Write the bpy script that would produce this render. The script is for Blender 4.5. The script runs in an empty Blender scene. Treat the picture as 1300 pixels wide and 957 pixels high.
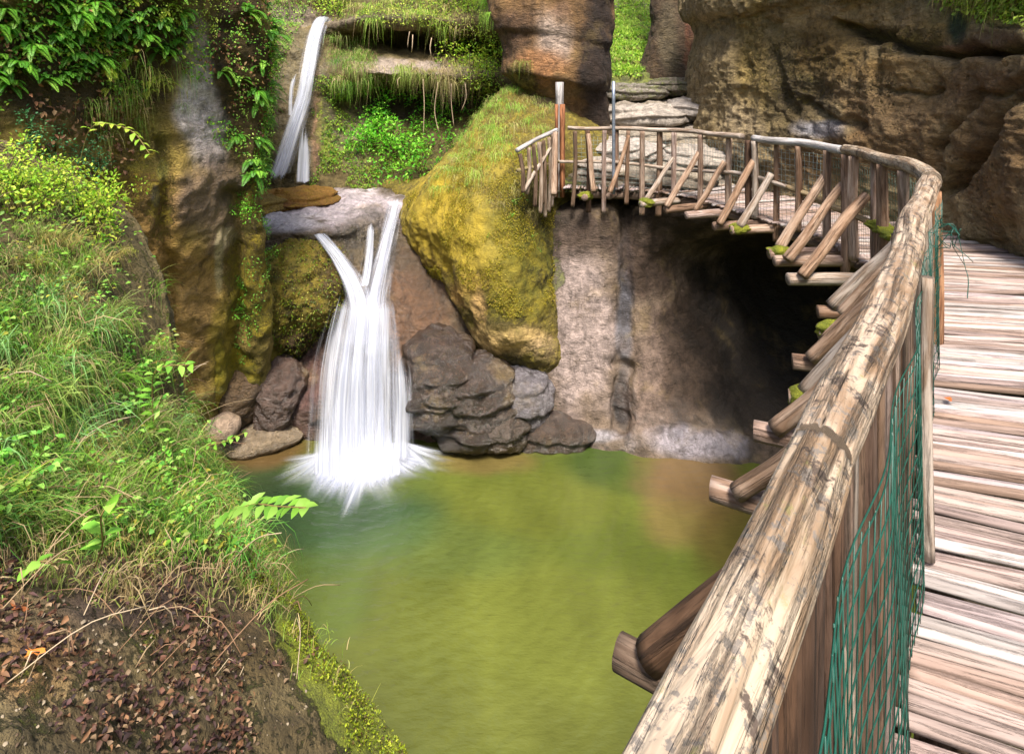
import bpy, math, random
import numpy as np
from math import radians, sin, cos, pi
random.seed(7)
RS = np.random.RandomState
F, CX, HY, EYE = 740.0, 650.0, 120.0, 1.68      # lens in photo pixels, centre column, horizon row, eye height
SC = bpy.context.scene
COL = SC.collection
WATER = -4.18

def G(px, py, y):
    return ((px-CX)/F*y, y, EYE-(py-HY)/F*y)
def GZ(px, py, z):
    y = (EYE-z)*F/(py-HY)
    return ((px-CX)/F*y, y, z)
def proj(V):
    V = np.asarray(V, float)
    y = np.maximum(V[..., 1], .05)
    return CX+F*V[..., 0]/y, HY-F*(V[..., 2]-EYE)/y
def lin(h):
    h = h.lstrip('#')
    c = np.array([int(h[i:i+2], 16)/255. for i in (0, 2, 4)])
    return np.where(c <= .04045, c/12.92, ((c+.055)/1.055)**2.4)

# ---------------------------------------------------------------- noise
def _h(ix, iy, iz, seed):
    n = (ix*374761393 + iy*668265263 + iz*2147483647 + seed*974711) & 0xffffffff
    n = ((n ^ (n >> 13))*1274126177) & 0xffffffff
    n = ((n ^ (n >> 16))*2246822519) & 0xffffffff
    return ((n ^ (n >> 15)) & 0xffff)/65535.0
def vn(P, seed=0):
    P = np.asarray(P, float)
    I = np.floor(P).astype(np.int64); f = P-I
    f = f*f*f*(f*(f*6-15)+10)
    x, y, z = I[..., 0], I[..., 1], I[..., 2]
    fx, fy, fz = f[..., 0], f[..., 1], f[..., 2]
    def L(a, b, t): return a+(b-a)*t
    c00 = L(_h(x, y, z, seed), _h(x+1, y, z, seed), fx)
    c10 = L(_h(x, y+1, z, seed), _h(x+1, y+1, z, seed), fx)
    c01 = L(_h(x, y, z+1, seed), _h(x+1, y, z+1, seed), fx)
    c11 = L(_h(x, y+1, z+1, seed), _h(x+1, y+1, z+1, seed), fx)
    return L(L(c00, c10, fy), L(c01, c11, fy), fz)*2-1
def fbm(P, oct=5, seed=0, gain=.5, ridged=False):
    P = np.asarray(P, float); s = 0; a = 1.; t = 0
    for k in range(oct):
        n = vn(P*(2.03**k)+17.3*k, seed+k)
        if ridged: n = 1-2*np.abs(n)
        s = s+a*n; t += a; a *= gain
    return s/t
def sst(a, b, x):
    t = np.clip((x-a)/(b-a), 0, 1); return t*t*(3-2*t)

# ---------------------------------------------------------------- mesh builder
class MB:
    def __init__(s): s.V = []; s.F = {3: [], 4: []}; s.tc = []; s.col = []; s.n = 0
    def add(s, V, Fs, tc=None, col=None):
        V = np.asarray(V, float).reshape(-1, 3); m = len(V)
        for f in (Fs if isinstance(Fs, list) else [Fs]):
            f = np.asarray(f, np.int64)
            if len(f): s.F[f.shape[1]].append(f+s.n)
        s.V.append(V)
        s.tc.append(np.zeros((m, 3)) if tc is None else np.asarray(tc, float).reshape(-1, 3))
        if col is None: col = (1, 1, 1)
        col = np.asarray(col, float)
        s.col.append(np.broadcast_to(col, (m, 3)) if col.ndim == 1 else col.reshape(-1, 3))
        s.n += m
    def build(s, name, mat, parent=None, smooth=True, extra=None):
        V = np.concatenate(s.V)
        q = np.concatenate(s.F[4]) if s.F[4] else np.zeros((0, 4), int)
        t = np.concatenate(s.F[3]) if s.F[3] else np.zeros((0, 3), int)
        me = bpy.data.meshes.new(name)
        me.vertices.add(len(V)); me.vertices.foreach_set('co', V.astype(np.float32).ravel())
        li = np.concatenate([q.ravel(), t.ravel()]).astype(np.int32)
        me.loops.add(len(li)); me.loops.foreach_set('vertex_index', li)
        st = np.concatenate([np.arange(len(q))*4, len(q)*4+np.arange(len(t))*3]).astype(np.int32)
        me.polygons.add(len(st)); me.polygons.foreach_set('loop_start', st)
        try: me.polygons.foreach_set('loop_total', np.concatenate([np.full(len(q), 4), np.full(len(t), 3)]).astype(np.int32))
        except Exception: pass
        me.update(calc_edges=True)
        if smooth: me.polygons.foreach_set('use_smooth', np.ones(len(st), bool))
        a = me.attributes.new('tc', 'FLOAT_VECTOR', 'POINT'); a.data.foreach_set('vector', np.concatenate(s.tc).astype(np.float32).ravel())
        a = me.attributes.new('Col', 'FLOAT_VECTOR', 'POINT'); a.data.foreach_set('vector', np.concatenate(s.col).astype(np.float32).ravel())
        for k, v in (extra or {}).items():
            a = me.attributes.new(k, 'FLOAT', 'POINT'); a.data.foreach_set('value', np.asarray(v, np.float32).ravel())
        me.materials.append(mat)
        o = bpy.data.objects.new(name, me); COL.objects.link(o)
        if parent is not None: o.parent = parent
        return o
def gridF(nr, nc, wrap=False):
    r = np.arange(nr-1)[:, None]; c = np.arange(nc if wrap else nc-1)[None, :]
    c2 = (c+1) % nc
    return np.stack([r*nc+c, r*nc+c2, (r+1)*nc+c2, (r+1)*nc+c], -1).reshape(-1, 4)
def cr(P, t):
    P = np.asarray(P, float); n = len(P)
    i = np.clip(np.floor(t).astype(int), 0, n-2); f = (t-i).reshape((-1,)+(1,)*(P.ndim-1))
    g = lambda k: P[np.clip(k, 0, n-1)]
    p0, p1, p2, p3 = g(i-1), g(i), g(i+1), g(i+2)
    p0 = np.where((i == 0).reshape(f.shape), 2*p1-p2, p0); p3 = np.where((i == n-2).reshape(f.shape), 2*p2-p1, p3)
    return .5*(2*p1+(p2-p0)*f+(2*p0-5*p1+4*p2-p3)*f*f+(3*p1-p0-3*p2+p3)*f**3)
def smooth_line(P, step):
    P = np.asarray(P, float); Q = cr(P, np.linspace(0, len(P)-1, len(P)*12))
    d = np.r_[0, np.cumsum(np.linalg.norm(np.diff(Q, axis=0), axis=1))]
    m = max(2, int(d[-1]/step)+1); s = np.linspace(0, d[-1], m)
    return np.stack([np.interp(s, d, Q[:, k]) for k in range(Q.shape[1])], 1), s
def tag(o, label=None, cat=None, group=None, kind=None):
    if label: o['label'] = label
    if cat: o['category'] = cat
    if group: o['group'] = group
    if kind: o['kind'] = kind
    return o
def empty(name, loc=(0, 0, 0)):
    o = bpy.data.objects.new(name, None); COL.objects.link(o); o.location = loc; o.empty_display_size = .1; return o
def reorigin(o, loc):
    """give a mesh object its own origin at its base"""
    loc = np.asarray(loc, float)
    me = o.data; n = len(me.vertices); a = np.empty(n*3, np.float32); me.vertices.foreach_get('co', a)
    me.vertices.foreach_set('co', (a.reshape(-1, 3)-loc).astype(np.float32).ravel()); me.update(); o.location = loc
    return o

def tube(mb, pts, rad, seg=8, step=.05, amp=0., seed=0, col=(1, 1, 1), k=1.6, m=1.2, smoothpath=True, flat=None, cuts=()):
    """log / stick / wire along pts; rad scalar or list; grooves from noise; closed with caps"""
    pts = np.asarray(pts, float); rad = np.asarray(rad, float)
    if rad.ndim == 0: rad = np.full(len(pts), float(rad))
    Q = np.c_[pts, rad]
    if smoothpath: Q, s = smooth_line(Q, step)
    else: s = np.r_[0, np.cumsum(np.linalg.norm(np.diff(pts, axis=0), axis=1))]
    P, R = Q[:, :3], Q[:, 3]; n = len(P)
    T = np.gradient(P, axis=0); T /= np.linalg.norm(T, axis=1)[:, None]+1e-9
    up = np.array([0, 0, 1.]) if abs(T[:, 2]).mean() < .8 else np.array([0, 1., 0])
    A = np.cross(T, up); A /= np.linalg.norm(A, axis=1)[:, None]+1e-9; B = np.cross(A, T)
    th = np.linspace(0, 2*pi, seg, endpoint=False)
    ct, sn = np.cos(th)[None], np.sin(th)[None]
    off = seed*3.71
    rr = np.repeat(R[:, None], seg, 1)
    if amp:
        tcn = np.stack([ct*k+0*rr, sn*k+0*rr, (s[:, None]*m+0*rr)], -1)+off
        g = fbm(tcn, 3, seed=11)+.6*fbm(np.stack([ct*k*3+0*rr, sn*k*3+0*rr, s[:, None]*m*.5+0*rr], -1)+off, 2, seed=5, ridged=True)
        rr = rr*(1+amp*g)
    dark = np.zeros(rr.shape)
    for (cs_, ct_, ls_, lt_, dp_) in cuts:
        dth = (th[None]-ct_-.25*np.sin(s[:, None]*9+ct_*5)*lt_*2+pi) % (2*pi)-pi
        w_ = np.exp(-((s[:, None]-cs_)/ls_)**4)*np.exp(-(dth/lt_)**2)
        w_ = np.clip(w_*(1+.7*fbm(np.stack([rr*0+s[:, None]*30, rr*0+dth*6, rr*0+ct_], -1), 3, seed=3)), 0, 1)
        rr = rr-dp_*w_; dark = np.maximum(dark, w_)
    ctf = ct*(flat or 1)
    V = P[:, None]+A[:, None]*(rr*ctf)[..., None]+B[:, None]*(rr*sn)[..., None]
    tc = np.stack([rr*ct, rr*sn, s[:, None]+0*rr], -1)+np.array([off, off*.7, off*1.3])
    Fq = gridF(n, seg, True)
    c0 = P[0]; c1 = P[-1]
    V = np.concatenate([V.reshape(-1, 3), [c0, c1]]); tcc = np.concatenate([tc.reshape(-1, 3), tc[0, 0][None]*0+[[off, off, 0]], [[off, off, s[-1]]]])
    i = np.arange(seg); j = (i+1) % seg
    Ft = np.concatenate([np.stack([j, i, np.full(seg, n*seg)], 1), np.stack([(n-1)*seg+i, (n-1)*seg+j, np.full(seg, n*seg+1)], 1)])
    if len(cuts):
        col = np.vstack([np.asarray(col)[None]*(1-.85*sst(.25, .8, dark.ravel()))[:, None], np.ones((2, 3))*.5])
    mb.add(V, [Fq, Ft], tcc, col)

# ---------------------------------------------------------------- patches (rock and earth surfaces)
PATCH = {}
def inpoly(px, py, poly):
    r = np.zeros(np.shape(px), bool); n = len(poly); j = n-1
    for i in range(n):
        xi, yi = poly[i]; xj, yj = poly[j]
        r ^= ((yi > py) != (yj > py)) & (px < (xj-xi)*(py-yi)/((yj-yi) or 1e-9)+xi)
        j = i
    return r
def dline(px, py, line):
    d = np.full(np.shape(px), 1e9)
    for (ax, ay), (bx, by) in zip(line[:-1], line[1:]):
        vx, vy = bx-ax, by-ay
        t = np.clip(((px-ax)*vx+(py-ay)*vy)/(vx*vx+vy*vy+1e-9), 0, 1)
        d = np.minimum(d, np.hypot(px-ax-t*vx, py-ay-t*vy))
    return d
def splat(px, py, base, items, wob):
    c = np.broadcast_to(np.asarray(base, float), px.shape+(len(base) if hasattr(base, '__len__') else 1,)).copy()
    for (x, y, rx, ry, v, s) in items:
        d = np.sqrt(((px-x)/rx)**2+((py-y)/ry)**2)+wob*.35
        w = s*(1-sst(.55, 1.25, d))
        c = c*(1-w[..., None])+np.atleast_1d(np.asarray(v, float))*w[..., None]
    return c
def patch(name, grid, nr, nc, mat, noise=((.8, .12),), ridge=(), base='#8a7350', cols=(), moss=(), wet=(), grooves=(), strata=None,
          parent=None, seed=0, moss0=0., wet0=0., flip=None, strat2=None):
    Gd = np.asarray(grid, float)
    A = cr(Gd, np.linspace(0, Gd.shape[0]-1, nr)); A = np.swapaxes(cr(np.swapaxes(A, 0, 1), np.linspace(0, Gd.shape[1]-1, nc)), 0, 1)
    def normals(A):
        N = np.cross(np.gradient(A, axis=1), np.gradient(A, axis=0)); N /= np.linalg.norm(N, axis=-1)[..., None]+1e-9
        mid = A[A.shape[0]//2, A.shape[1]//2]
        if flip is None:
            sg = np.sign(np.dot(N[A.shape[0]//2, A.shape[1]//2], np.array([0, 0, EYE])-mid)) or 1
        else: sg = flip
        return N*sg, sg
    N, sg = normals(A)
    px, py = proj(A)
    dsp = np.zeros(px.shape)
    for sc, am in noise: dsp += am*fbm(A*sc, 5, seed=seed+3)
    for sc, am in ridge: dsp += am*fbm(A*sc, 4, seed=seed+9, ridged=True)
    if strata:
        for sc, am in (strata if isinstance(strata[0], (tuple, list)) else [strata]):
            z = A[..., 2]+.12*fbm(A*.5, 3, seed=seed+4)+.08*A[..., 0]*.5
            q = (z*sc) % 1.0
            dsp += am*(sst(0, .12, q)*(1-.8*q)-.4)*(.5+.6*fbm(A*.7+3, 2, seed=seed))
    for line, w, dp in grooves:
        d = dline(px+6*fbm(A*3, 2, seed=seed+1)*1.5, py+6*fbm(A*3+9, 2, seed=seed+2)*1.5, line)
        dsp -= dp*np.exp(-(d/w)**2)
    A = A+N*dsp[..., None]
    N, _ = normals(A)
    px, py = proj(A)
    wob = fbm(A*2.2+5, 4, seed=seed+21)*1.6
    def cl(items): return [(x, y, rx, ry, lin(v), s) for (x, y, rx, ry, v, s) in items]
    c = splat(px, py, lin(base), cl(cols), wob)
    mo = splat(px, py, [moss0], moss, wob)[..., 0]; we = splat(px, py, [wet0], wet, wob)[..., 0]
    mb = MB()
    Fq = gridF(nr, nc)
    if sg > 0: Fq = Fq[:, ::-1]
    mb.add(A.reshape(-1, 3), Fq, A.reshape(-1, 3), c.reshape(-1, 3))
    o = mb.build(name, mat, parent, extra={'moss': mo, 'wet': we})
    PATCH[name] = (A, N, px, py)
    return o
def scatter(name, n, rs, poly=None, up=None, dens=None, margin=0):
    """random points with normals on a patch; poly in photo pixels"""
    A, N, px, py = PATCH[name]
    a = A[1:-1, 1:-1]
    e1 = A[1:-1, 2:]-a; e2 = A[2:, 1:-1]-a
    w = np.linalg.norm(np.cross(e1, e2), axis=-1)
    w = w/np.maximum(a[..., 1], 1.)**1.3
    X, Y = px[1:-1, 1:-1], py[1:-1, 1:-1]
    if poly is not None: w = w*inpoly(X, Y, poly)
    if up is not None: w = w*(N[1:-1, 1:-1, 2] > up)
    if dens is not None: w = w*np.clip(dens(a, X, Y), 0, None)
    w = w.ravel()
    if w.sum() <= 0: return np.zeros((0, 3)), np.zeros((0, 3))
    i = rs.choice(len(w), n, p=w/w.sum())
    r = rs.rand(n, 2)
    p = a.reshape(-1, 3)[i]+e1.reshape(-1, 3)[i]*r[:, :1]+e2.reshape(-1, 3)[i]*r[:, 1:]
    return p, N[1:-1, 1:-1].reshape(-1, 3)[i]

# ---------------------------------------------------------------- node helpers
class NT:
    def __init__(s, name):
        s.m = bpy.data.materials.new(name); s.m.use_nodes = True; s.t = s.m.node_tree; s.t.nodes.clear()
        s.out = s.n('ShaderNodeOutputMaterial')
    def n(s, ty, **kw):
        x = s.t.nodes.new(ty)
        for k, v in kw.items():
            if k in ('inp',):
                for a, b in v.items():
                    if hasattr(b, 'is_linked') or isinstance(b, bpy.types.NodeSocket): s.t.links.new(b, x.inputs[a])
                    else: x.inputs[a].default_value = b
            else: setattr(x, k, v)
        return x
    def attr(s, name): return s.n('ShaderNodeAttribute', attribute_name=name)
    def noise(s, vec, scale, detail=4, rough=.6, dist=0):
        return s.n('ShaderNodeTexNoise', inp={'Vector': vec, 'Scale': scale, 'Detail': detail, 'Roughness': rough, 'Distortion': dist}).outputs['Fac']
    def mapv(s, vec, scale): return s.n('ShaderNodeMapping', inp={'Vector': vec, 'Scale': scale}).outputs[0]
    def rng(s, v, a, b, c=0., d=1., smooth=True):
        x = s.n('ShaderNodeMapRange', inp={'Value': v, 'From Min': a, 'From Max': b, 'To Min': c, 'To Max': d})
        if smooth: x.interpolation_type = 'SMOOTHSTEP'
        return x.outputs[0]
    def math(s, op, a, b=0., c=0.):
        x = s.n('ShaderNodeMath', operation=op)
        for i, v in enumerate((a, b, c)):
            if isinstance(v, bpy.types.NodeSocket): s.t.links.new(v, x.inputs[i])
            else: x.inputs[i].default_value = v
        return x.outputs[0]
    def mix(s, f, a, b, mode='MIX'):
        x = s.n('ShaderNodeMix', data_type='RGBA', blend_type=mode)
        for i, v in ((0, f), (6, a), (7, b)):
            if isinstance(v, bpy.types.NodeSocket): s.t.links.new(v, x.inputs[i])
            else: x.inputs[i].default_value = v if not hasattr(v, '__len__') else tuple(v)[:3]+(1,)
        return x.outputs[2]
    def scale(s, c, f):
        x = s.n('ShaderNodeVectorMath', operation='SCALE'); s.t.links.new(c, x.inputs[0])
        if isinstance(f, bpy.types.NodeSocket): s.t.links.new(f, x.inputs[3])
        else: x.inputs[3].default_value = f
        return x.outputs[0]
    def bump(s, h, dist, strength=1., nrm=None):
        x = s.n('ShaderNodeBump', inp={'Height': h, 'Distance': dist, 'Strength': strength})
        if nrm is not None: s.t.links.new(nrm, x.inputs['Normal'])
        return x.outputs[0]
    def bsdf(s, **inp):
        return s.n('ShaderNodeBsdfPrincipled', inp={k.replace('_', ' '): v for k, v in inp.items()})
    def link(s, a, b): s.t.links.new(a, b)
    def done(s, sh): s.link(sh, s.out.inputs[0]); return s.m
def c4(h): return tuple(lin(h))+(1,)

def rock_mat(name='rock', mA='#7d8420', mB='#33420f', contrast=1., bumps=1., streak=.35, pits=0., mcol=.3):
    t = NT(name); tc = t.attr('tc').outputs['Vector']; col = t.attr('Col').outputs['Vector']
    moss = t.attr('moss').outputs['Fac']; wet = t.attr('wet').outputs['Fac']
    n1 = t.noise(tc, 1.3, 6, .65); n2 = t.noise(tc, 6, 8, .7, .6); n3 = t.noise(tc, 34, 5, .7)
    st = t.noise(t.mapv(tc, (3.2, 3.2, .45)), 2.2, 5, .6)
    v = t.rng(n2, .32, .7, .38, 1.35, False)
    c = t.scale(col, v)
    c = t.mix(t.rng(n3, .35, .7, 0, .45), c, t.scale(c, .45))
    c = t.mix(t.math('MULTIPLY', t.rng(st, .5, .66), streak), c, t.mix(.5, t.scale(c, .35), lin('#3a2c1c')))
    c = t.mix(t.math('MULTIPLY', t.rng(n1, .52, .7), .4), c, t.mix(.5, c, lin('#b59a63')))
    if pits:
        vo = t.n('ShaderNodeTexVoronoi', inp={'Vector': t.mapv(tc, (1, 1, .45)), 'Scale': 16.}).outputs['Distance']
        pf = t.math('MULTIPLY', t.rng(vo, .1, .2, 1, 0), t.rng(n1, .45, .55))
        c = t.mix(t.math('MULTIPLY', pf, pits), c, lin('#40352a'))
    # moss takes hold in a broken pattern
    f = t.math('ADD', moss, t.math('MULTIPLY', t.math('SUBTRACT', n2, .5), 1.1))
    f = t.math('ADD', f, t.math('MULTIPLY', t.math('SUBTRACT', n3, .5), .8))
    f = t.math('MULTIPLY', t.rng(f, .38, .62), t.rng(moss, .02, .12))
    nm = t.noise(tc, 4.5, 8, .7); nf = t.noise(tc, 90, 3, .7)
    mc = t.mix(t.rng(nm, .4, .62), lin(mA), lin(mB)); mc = t.scale(mc, t.rng(nf, .3, .7, .45, 1.5, False))
    mc = t.mix(mcol, mc, t.scale(col, 1.)); c = t.mix(f, c, mc)
    h = t.math('ADD', t.math('MULTIPLY', n2, 1.), t.math('MULTIPLY', n3, .3))
    h = t.math('ADD', h, t.math('MULTIPLY', t.noise(t.mapv(tc, (1, 1, 3.)), 5, 5, .7, 1.), .8))
    nr = t.bump(h, .07*bumps, .8)
    nr = t.bump(t.math('MULTIPLY', nf, f), .02, 1., nr)
    rough = t.math('MAXIMUM', t.rng(wet, 0, 1, .88, .13, False), t.math('MULTIPLY', f, .8))
    b = t.bsdf(Base_Color=c, Roughness=rough, Normal=nr); t.link(t.rng(wet, 0, 1, .4, 1., False), b.inputs['Specular IOR Level'])
    return t.done(b.outputs[0])
def leaf_mat(name, transl=.35, rough=.5):
    t = NT(name); col = t.attr('Col').outputs['Vector']
    r = t.n('ShaderNodeObjectInfo').outputs['Random']
    c = t.scale(col, t.rng(r, 0, 1, .8, 1.25, False))
    b = t.bsdf(Base_Color=c, Roughness=rough); b.inputs['Specular IOR Level'].default_value = .35
    tr = t.n('ShaderNodeBsdfTranslucent', inp={'Color': t.mix(.5, c, (.9, 1., .25), 'MULTIPLY')}); 
    t.link(t.scale(c, 1.3), tr.inputs[0])
    mx = t.n('ShaderNodeMixShader', inp={0: transl}); t.link(b.outputs[0], mx.inputs[1]); t.link(tr.outputs[0], mx.inputs[2])
    return t.done(mx.outputs[0])
def wood_mat(name, cA, cB, cC, lichen=.0, bumps=1., grain=1.):
    """weathered wood; tc = coordinates round and along the log"""
    t = NT(name); tc = t.attr('tc').outputs['Vector']; col = t.attr('Col').outputs['Vector']
    g = t.noise(t.mapv(tc, (55*grain, 55*grain, 2.2)), 1., 6, .65, .4)
    g2 = t.noise(t.mapv(tc, (22, 22, 3.)), 1., 5, .6, .8)
    bl = t.noise(t.mapv(tc, (9, 9, 4.)), 1., 5, .65)
    c = t.mix(t.rng(g2, .36, .64), lin(cB), lin(cA))
    c = t.mix(t.rng(g, .56, .72), c, lin(cC))
    c = t.mix(t.math('MULTIPLY', t.rng(bl, .5, .68), .55), c, lin(cB))
    c = t.mix(1., c, col, 'MULTIPLY')
    if lichen:
        l1 = t.noise(tc, 30, 5, .75); l2 = t.noise(t.math('ADD', 0, 0) if False else t.mapv(tc, (1.2, 1.2, .8)), 21, 5, .7)
        c = t.mix(t.math('MULTIPLY', t.rng(l1, .53, .60), .75*lichen), c, lin('#6a635c'))
        c = t.mix(t.math('MULTIPLY', t.rng(l2, .6, .7), .6*lichen), c, lin('#7c7648'))
        l3 = t.noise(tc, 12, 6, .75)
        c = t.mix(t.math('MULTIPLY', t.rng(l3, .55, .62), .85*lichen), c, lin('#4c4038'))
    h = t.math('ADD', t.math('MULTIPLY', t.rng(g, .7, .5), 1.), t.math('MULTIPLY', g2, .8))
    nr = t.bump(h, .012*bumps, .9)
    b = t.bsdf(Base_Color=c, Roughness=.8, Normal=nr); b.inputs['Specular IOR Level'].default_value = .3
    return t.done(b.outputs[0])
def plain(name, col, rough=.6, metal=0., usecol=False, var=.25):
    t = NT(name); tc = t.attr('tc').outputs['Vector']
    n = t.noise(t.n('ShaderNodeTexCoord').outputs['Object'], 14, 5, .65)
    base = t.attr('Col').outputs['Vector'] if usecol else t.mix(0., lin(col), lin(col))
    c = t.scale(base, t.rng(n, .3, .7, 1-var, 1+var, False))
    b = t.bsdf(Base_Color=c, Roughness=rough, Metallic=metal)
    return t.done(b.outputs[0])
M = {}
M['rock'] = rock_mat('rock_ochre')
M['cliff'] = rock_mat('rock_mossy_cliff', '#b8a224', '#7c7a1a', streak=.35, pits=.4, bumps=1.6)
M['wallrock'] = rock_mat('rock_right_wall', '#94803c', '#5c5424', streak=.4, bumps=3.2)
M['boulder'] = rock_mat('rock_moss_boulder', '#a8961a', '#777418', streak=.15, mcol=.6)
M['cave'] = rock_mat('rock_cave', '#6f7a20', '#39451a', streak=.5, pits=.7)
M['wet'] = rock_mat('rock_wet', '#5d6a22', '#2c3a14', streak=.3, bumps=1.3)
M['pale'] = rock_mat('rock_pale_steps', '#8f9a2e', '#4f6018', streak=.2, bumps=1.5)
M['soil'] = rock_mat('soil_bank', '#8f9c1c', '#5a6a14', streak=.1, bumps=1.0)

def st(o): return tag(o, kind='structure')
# --- left bank, the grassy slope the left of the picture looks down on
def drop(p, dx=.12):
    x, y, z = p
    return [p, (x+dx, y+.05, z-.25), (x+dx+.12, y+.1, z-1.4), (x+dx+.1, y+.15, -5.)]
rows = [
 [G(-260, 60, 4.4), G(-110, 120, 4.6), G(0, 180, 4.9), G(70, 215, 5.3)]+drop(G(140, 250, 5.7)),
 [G(-300, 240, 3.5), G(-130, 260, 3.7), G(0, 290, 4.1), G(95, 305, 4.7)]+drop(G(182, 330, 5.4)),
 [G(-300, 400, 2.8), G(-130, 405, 3.0), G(0, 420, 3.4), G(115, 425, 4.0)]+drop(G(204, 440, 4.9)),
 [G(-300, 560, 2.2), G(-130, 555, 2.4), G(0, 550, 2.8), G(120, 545, 3.5)]+drop(G(226, 555, 4.4)),
 [G(-300, 690, 1.8), G(-130, 685, 1.95), G(0, 675, 2.3), G(150, 655, 3.0)]+drop(G(270, 660, 3.7)),
 [G(-300, 820, 1.5), G(-130, 810, 1.65), G(0, 795, 1.9), G(190, 770, 2.5)]+drop(G(330, 755, 3.15)),
 [G(-300, 960, 1.3), G(-130, 950, 1.4), G(0, 930, 1.6), G(230, 900, 2.15)]+drop(G(415, 872, 2.8)),
 [G(-300, 1150, 1.1), G(-130, 1130, 1.2), G(0, 1100, 1.3), G(290, 1060, 1.8)]+drop(G(492, 990, 2.5)),
 [G(-300, 1500, .8), G(-130, 1480, .85), G(0, 1450, .9), G(330, 1400, 1.2)]+drop(G(640, 1250, 1.9)),
]
rows = [[(r[0][0]-3.5, r[0][1]+.3, r[0][2]+1.9), (r[0][0]-1.3, r[0][1]+.1, r[0][2]+.8)]+r for r in rows]
st(patch('left_bank', rows, 260, 270, M['soil'], noise=((1.1, .1), (4, .035), (14, .014)), ridge=((3, .02),), base='#7c6c48', seed=1, moss0=.36,
  cols=[(60, 800, 130, 120, '#8a7452', .8), (40, 850, 60, 50, '#a0703c', .5), (250, 760, 120, 70, '#5c4634', .8), (300, 830, 120, 60, '#5e4c2a', .8),
        (150, 760, 90, 50, '#54413a', .8), (120, 880, 80, 60, '#8c7a50', .5), (100, 450, 200, 200, '#5d5330', .6), (260, 940, 300, 60, '#55462a', .7)],
  moss=[(180, 820, 70, 30, .5, .9), (320, 700, 35, 60, .75, .9), (370, 780, 30, 60, .8, .9), (405, 835, 40, 60, .95, .95), (440, 890, 50, 70, .95, .95), (290, 640, 35, 40, .7, .9), (490, 950, 40, 60, .9, .9),
        (250, 560, 30, 60, .5, .8), (280, 820, 90, 40, .35, .8)]))
# --- left cliff
def colm(px, ys, back=None): return [G(px, py, y) for py, y in ys]
L = []
pys = (-200, -120, -60, 60, 150, 230, 320, 420, 500, 553, 700)
prof = {-200: 2.5, -120: -.2, -60: -.2, 60: 0, 150: .25, 230: .2, 320: .45, 420: .9, 500: 1.3, 553: 1.7, 700: 1.9}
colsx = [(-420, 4.4), (-220, 5.0), (0, 5.9), (90, 6.5), (160, 7.1), (225, 7.6), (285, 8.2), (330, 8.6)]
for py in pys:
    r = []
    for px, y in colsx:
        e = prof[py]
        y2 = y+e if px > 100 else y+e*.5
        if px >= 285: y2 = min(y2, 9.9)
        r.append(G(px+(6*sin(py*.02) if px == 330 else 0), py, y2))
    x, y, z = r[-1]
    r += [(x-.35, y+.7, z), (x-1.1, y+1.9, z), (x-2.5, y+4, z), (x-5.2, y+9, z)]
    L.append(r)
st(patch('left_cliff', L, 330, 300, M['cliff'], noise=((.6, .2), (2.2, .07), (8, .025)), ridge=((1.2, .05), (4, .03)), base='#b89c50', seed=2, moss0=.2,
  grooves=[([(205, 180), (212, 330), (222, 480)], 9, .14), ([(300, 250), (305, 400), (296, 520)], 12, .3), ([(130, 300), (190, 420)], 7, .08), ([(240, 480), (262, 560)], 10, .1)],
  cols=[(100, 60, 220, 130, '#3a2c1e', .9), (310, 110, 50, 160, '#3a2c1c', .85), (170, 190, 60, 60, '#8e8430', .8), (185, 300, 60, 120, '#cc9c58', .75), (235, 400, 60, 130, '#b48c50', .8),
        (245, 130, 26, 75, '#e0d4d0', .95), (262, 175, 26, 40, '#d4c6c2', .8), (250, 60, 14, 50, '#b0a098', .7), (262, 260, 50, 60, '#7d6450', .85), (206, 215, 9, 16, '#d8d472', .9), (198, 250, 5, 14, '#b0a8a8', .8),
        (150, 350, 18, 70, '#b8914e', .7), (278, 335, 6, 40, '#d9c99a', .7), (290, 300, 14, 12, '#cdb88a', .8), (285, 460, 22, 90, '#b09a24', .7), (330, 470, 40, 70, '#6a6424', .6)],
  moss=[(185, 210, 50, 60, .55, .8), (205, 270, 25, 60, .6, .8), (300, 330, 25, 50, .55, .9), (280, 480, 10, 55, .9, .9), (305, 480, 28, 60, .75, .9), (100, 120, 150, 60, .4, .7), (330, 380, 35, 80, .7, .8),
        (245, 150, 34, 90, .05, .9), (262, 260, 46, 60, .12, .9), (225, 430, 45, 100, .2, .8), (160, 240, 40, 50, .5, .7), (330, 260, 30, 60, .6, .7)],
  wet=[(262, 260, 50, 60, .5, .7), (235, 420, 60, 90, .3, .6), (290, 520, 60, 40, .7, .8)]))
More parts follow.
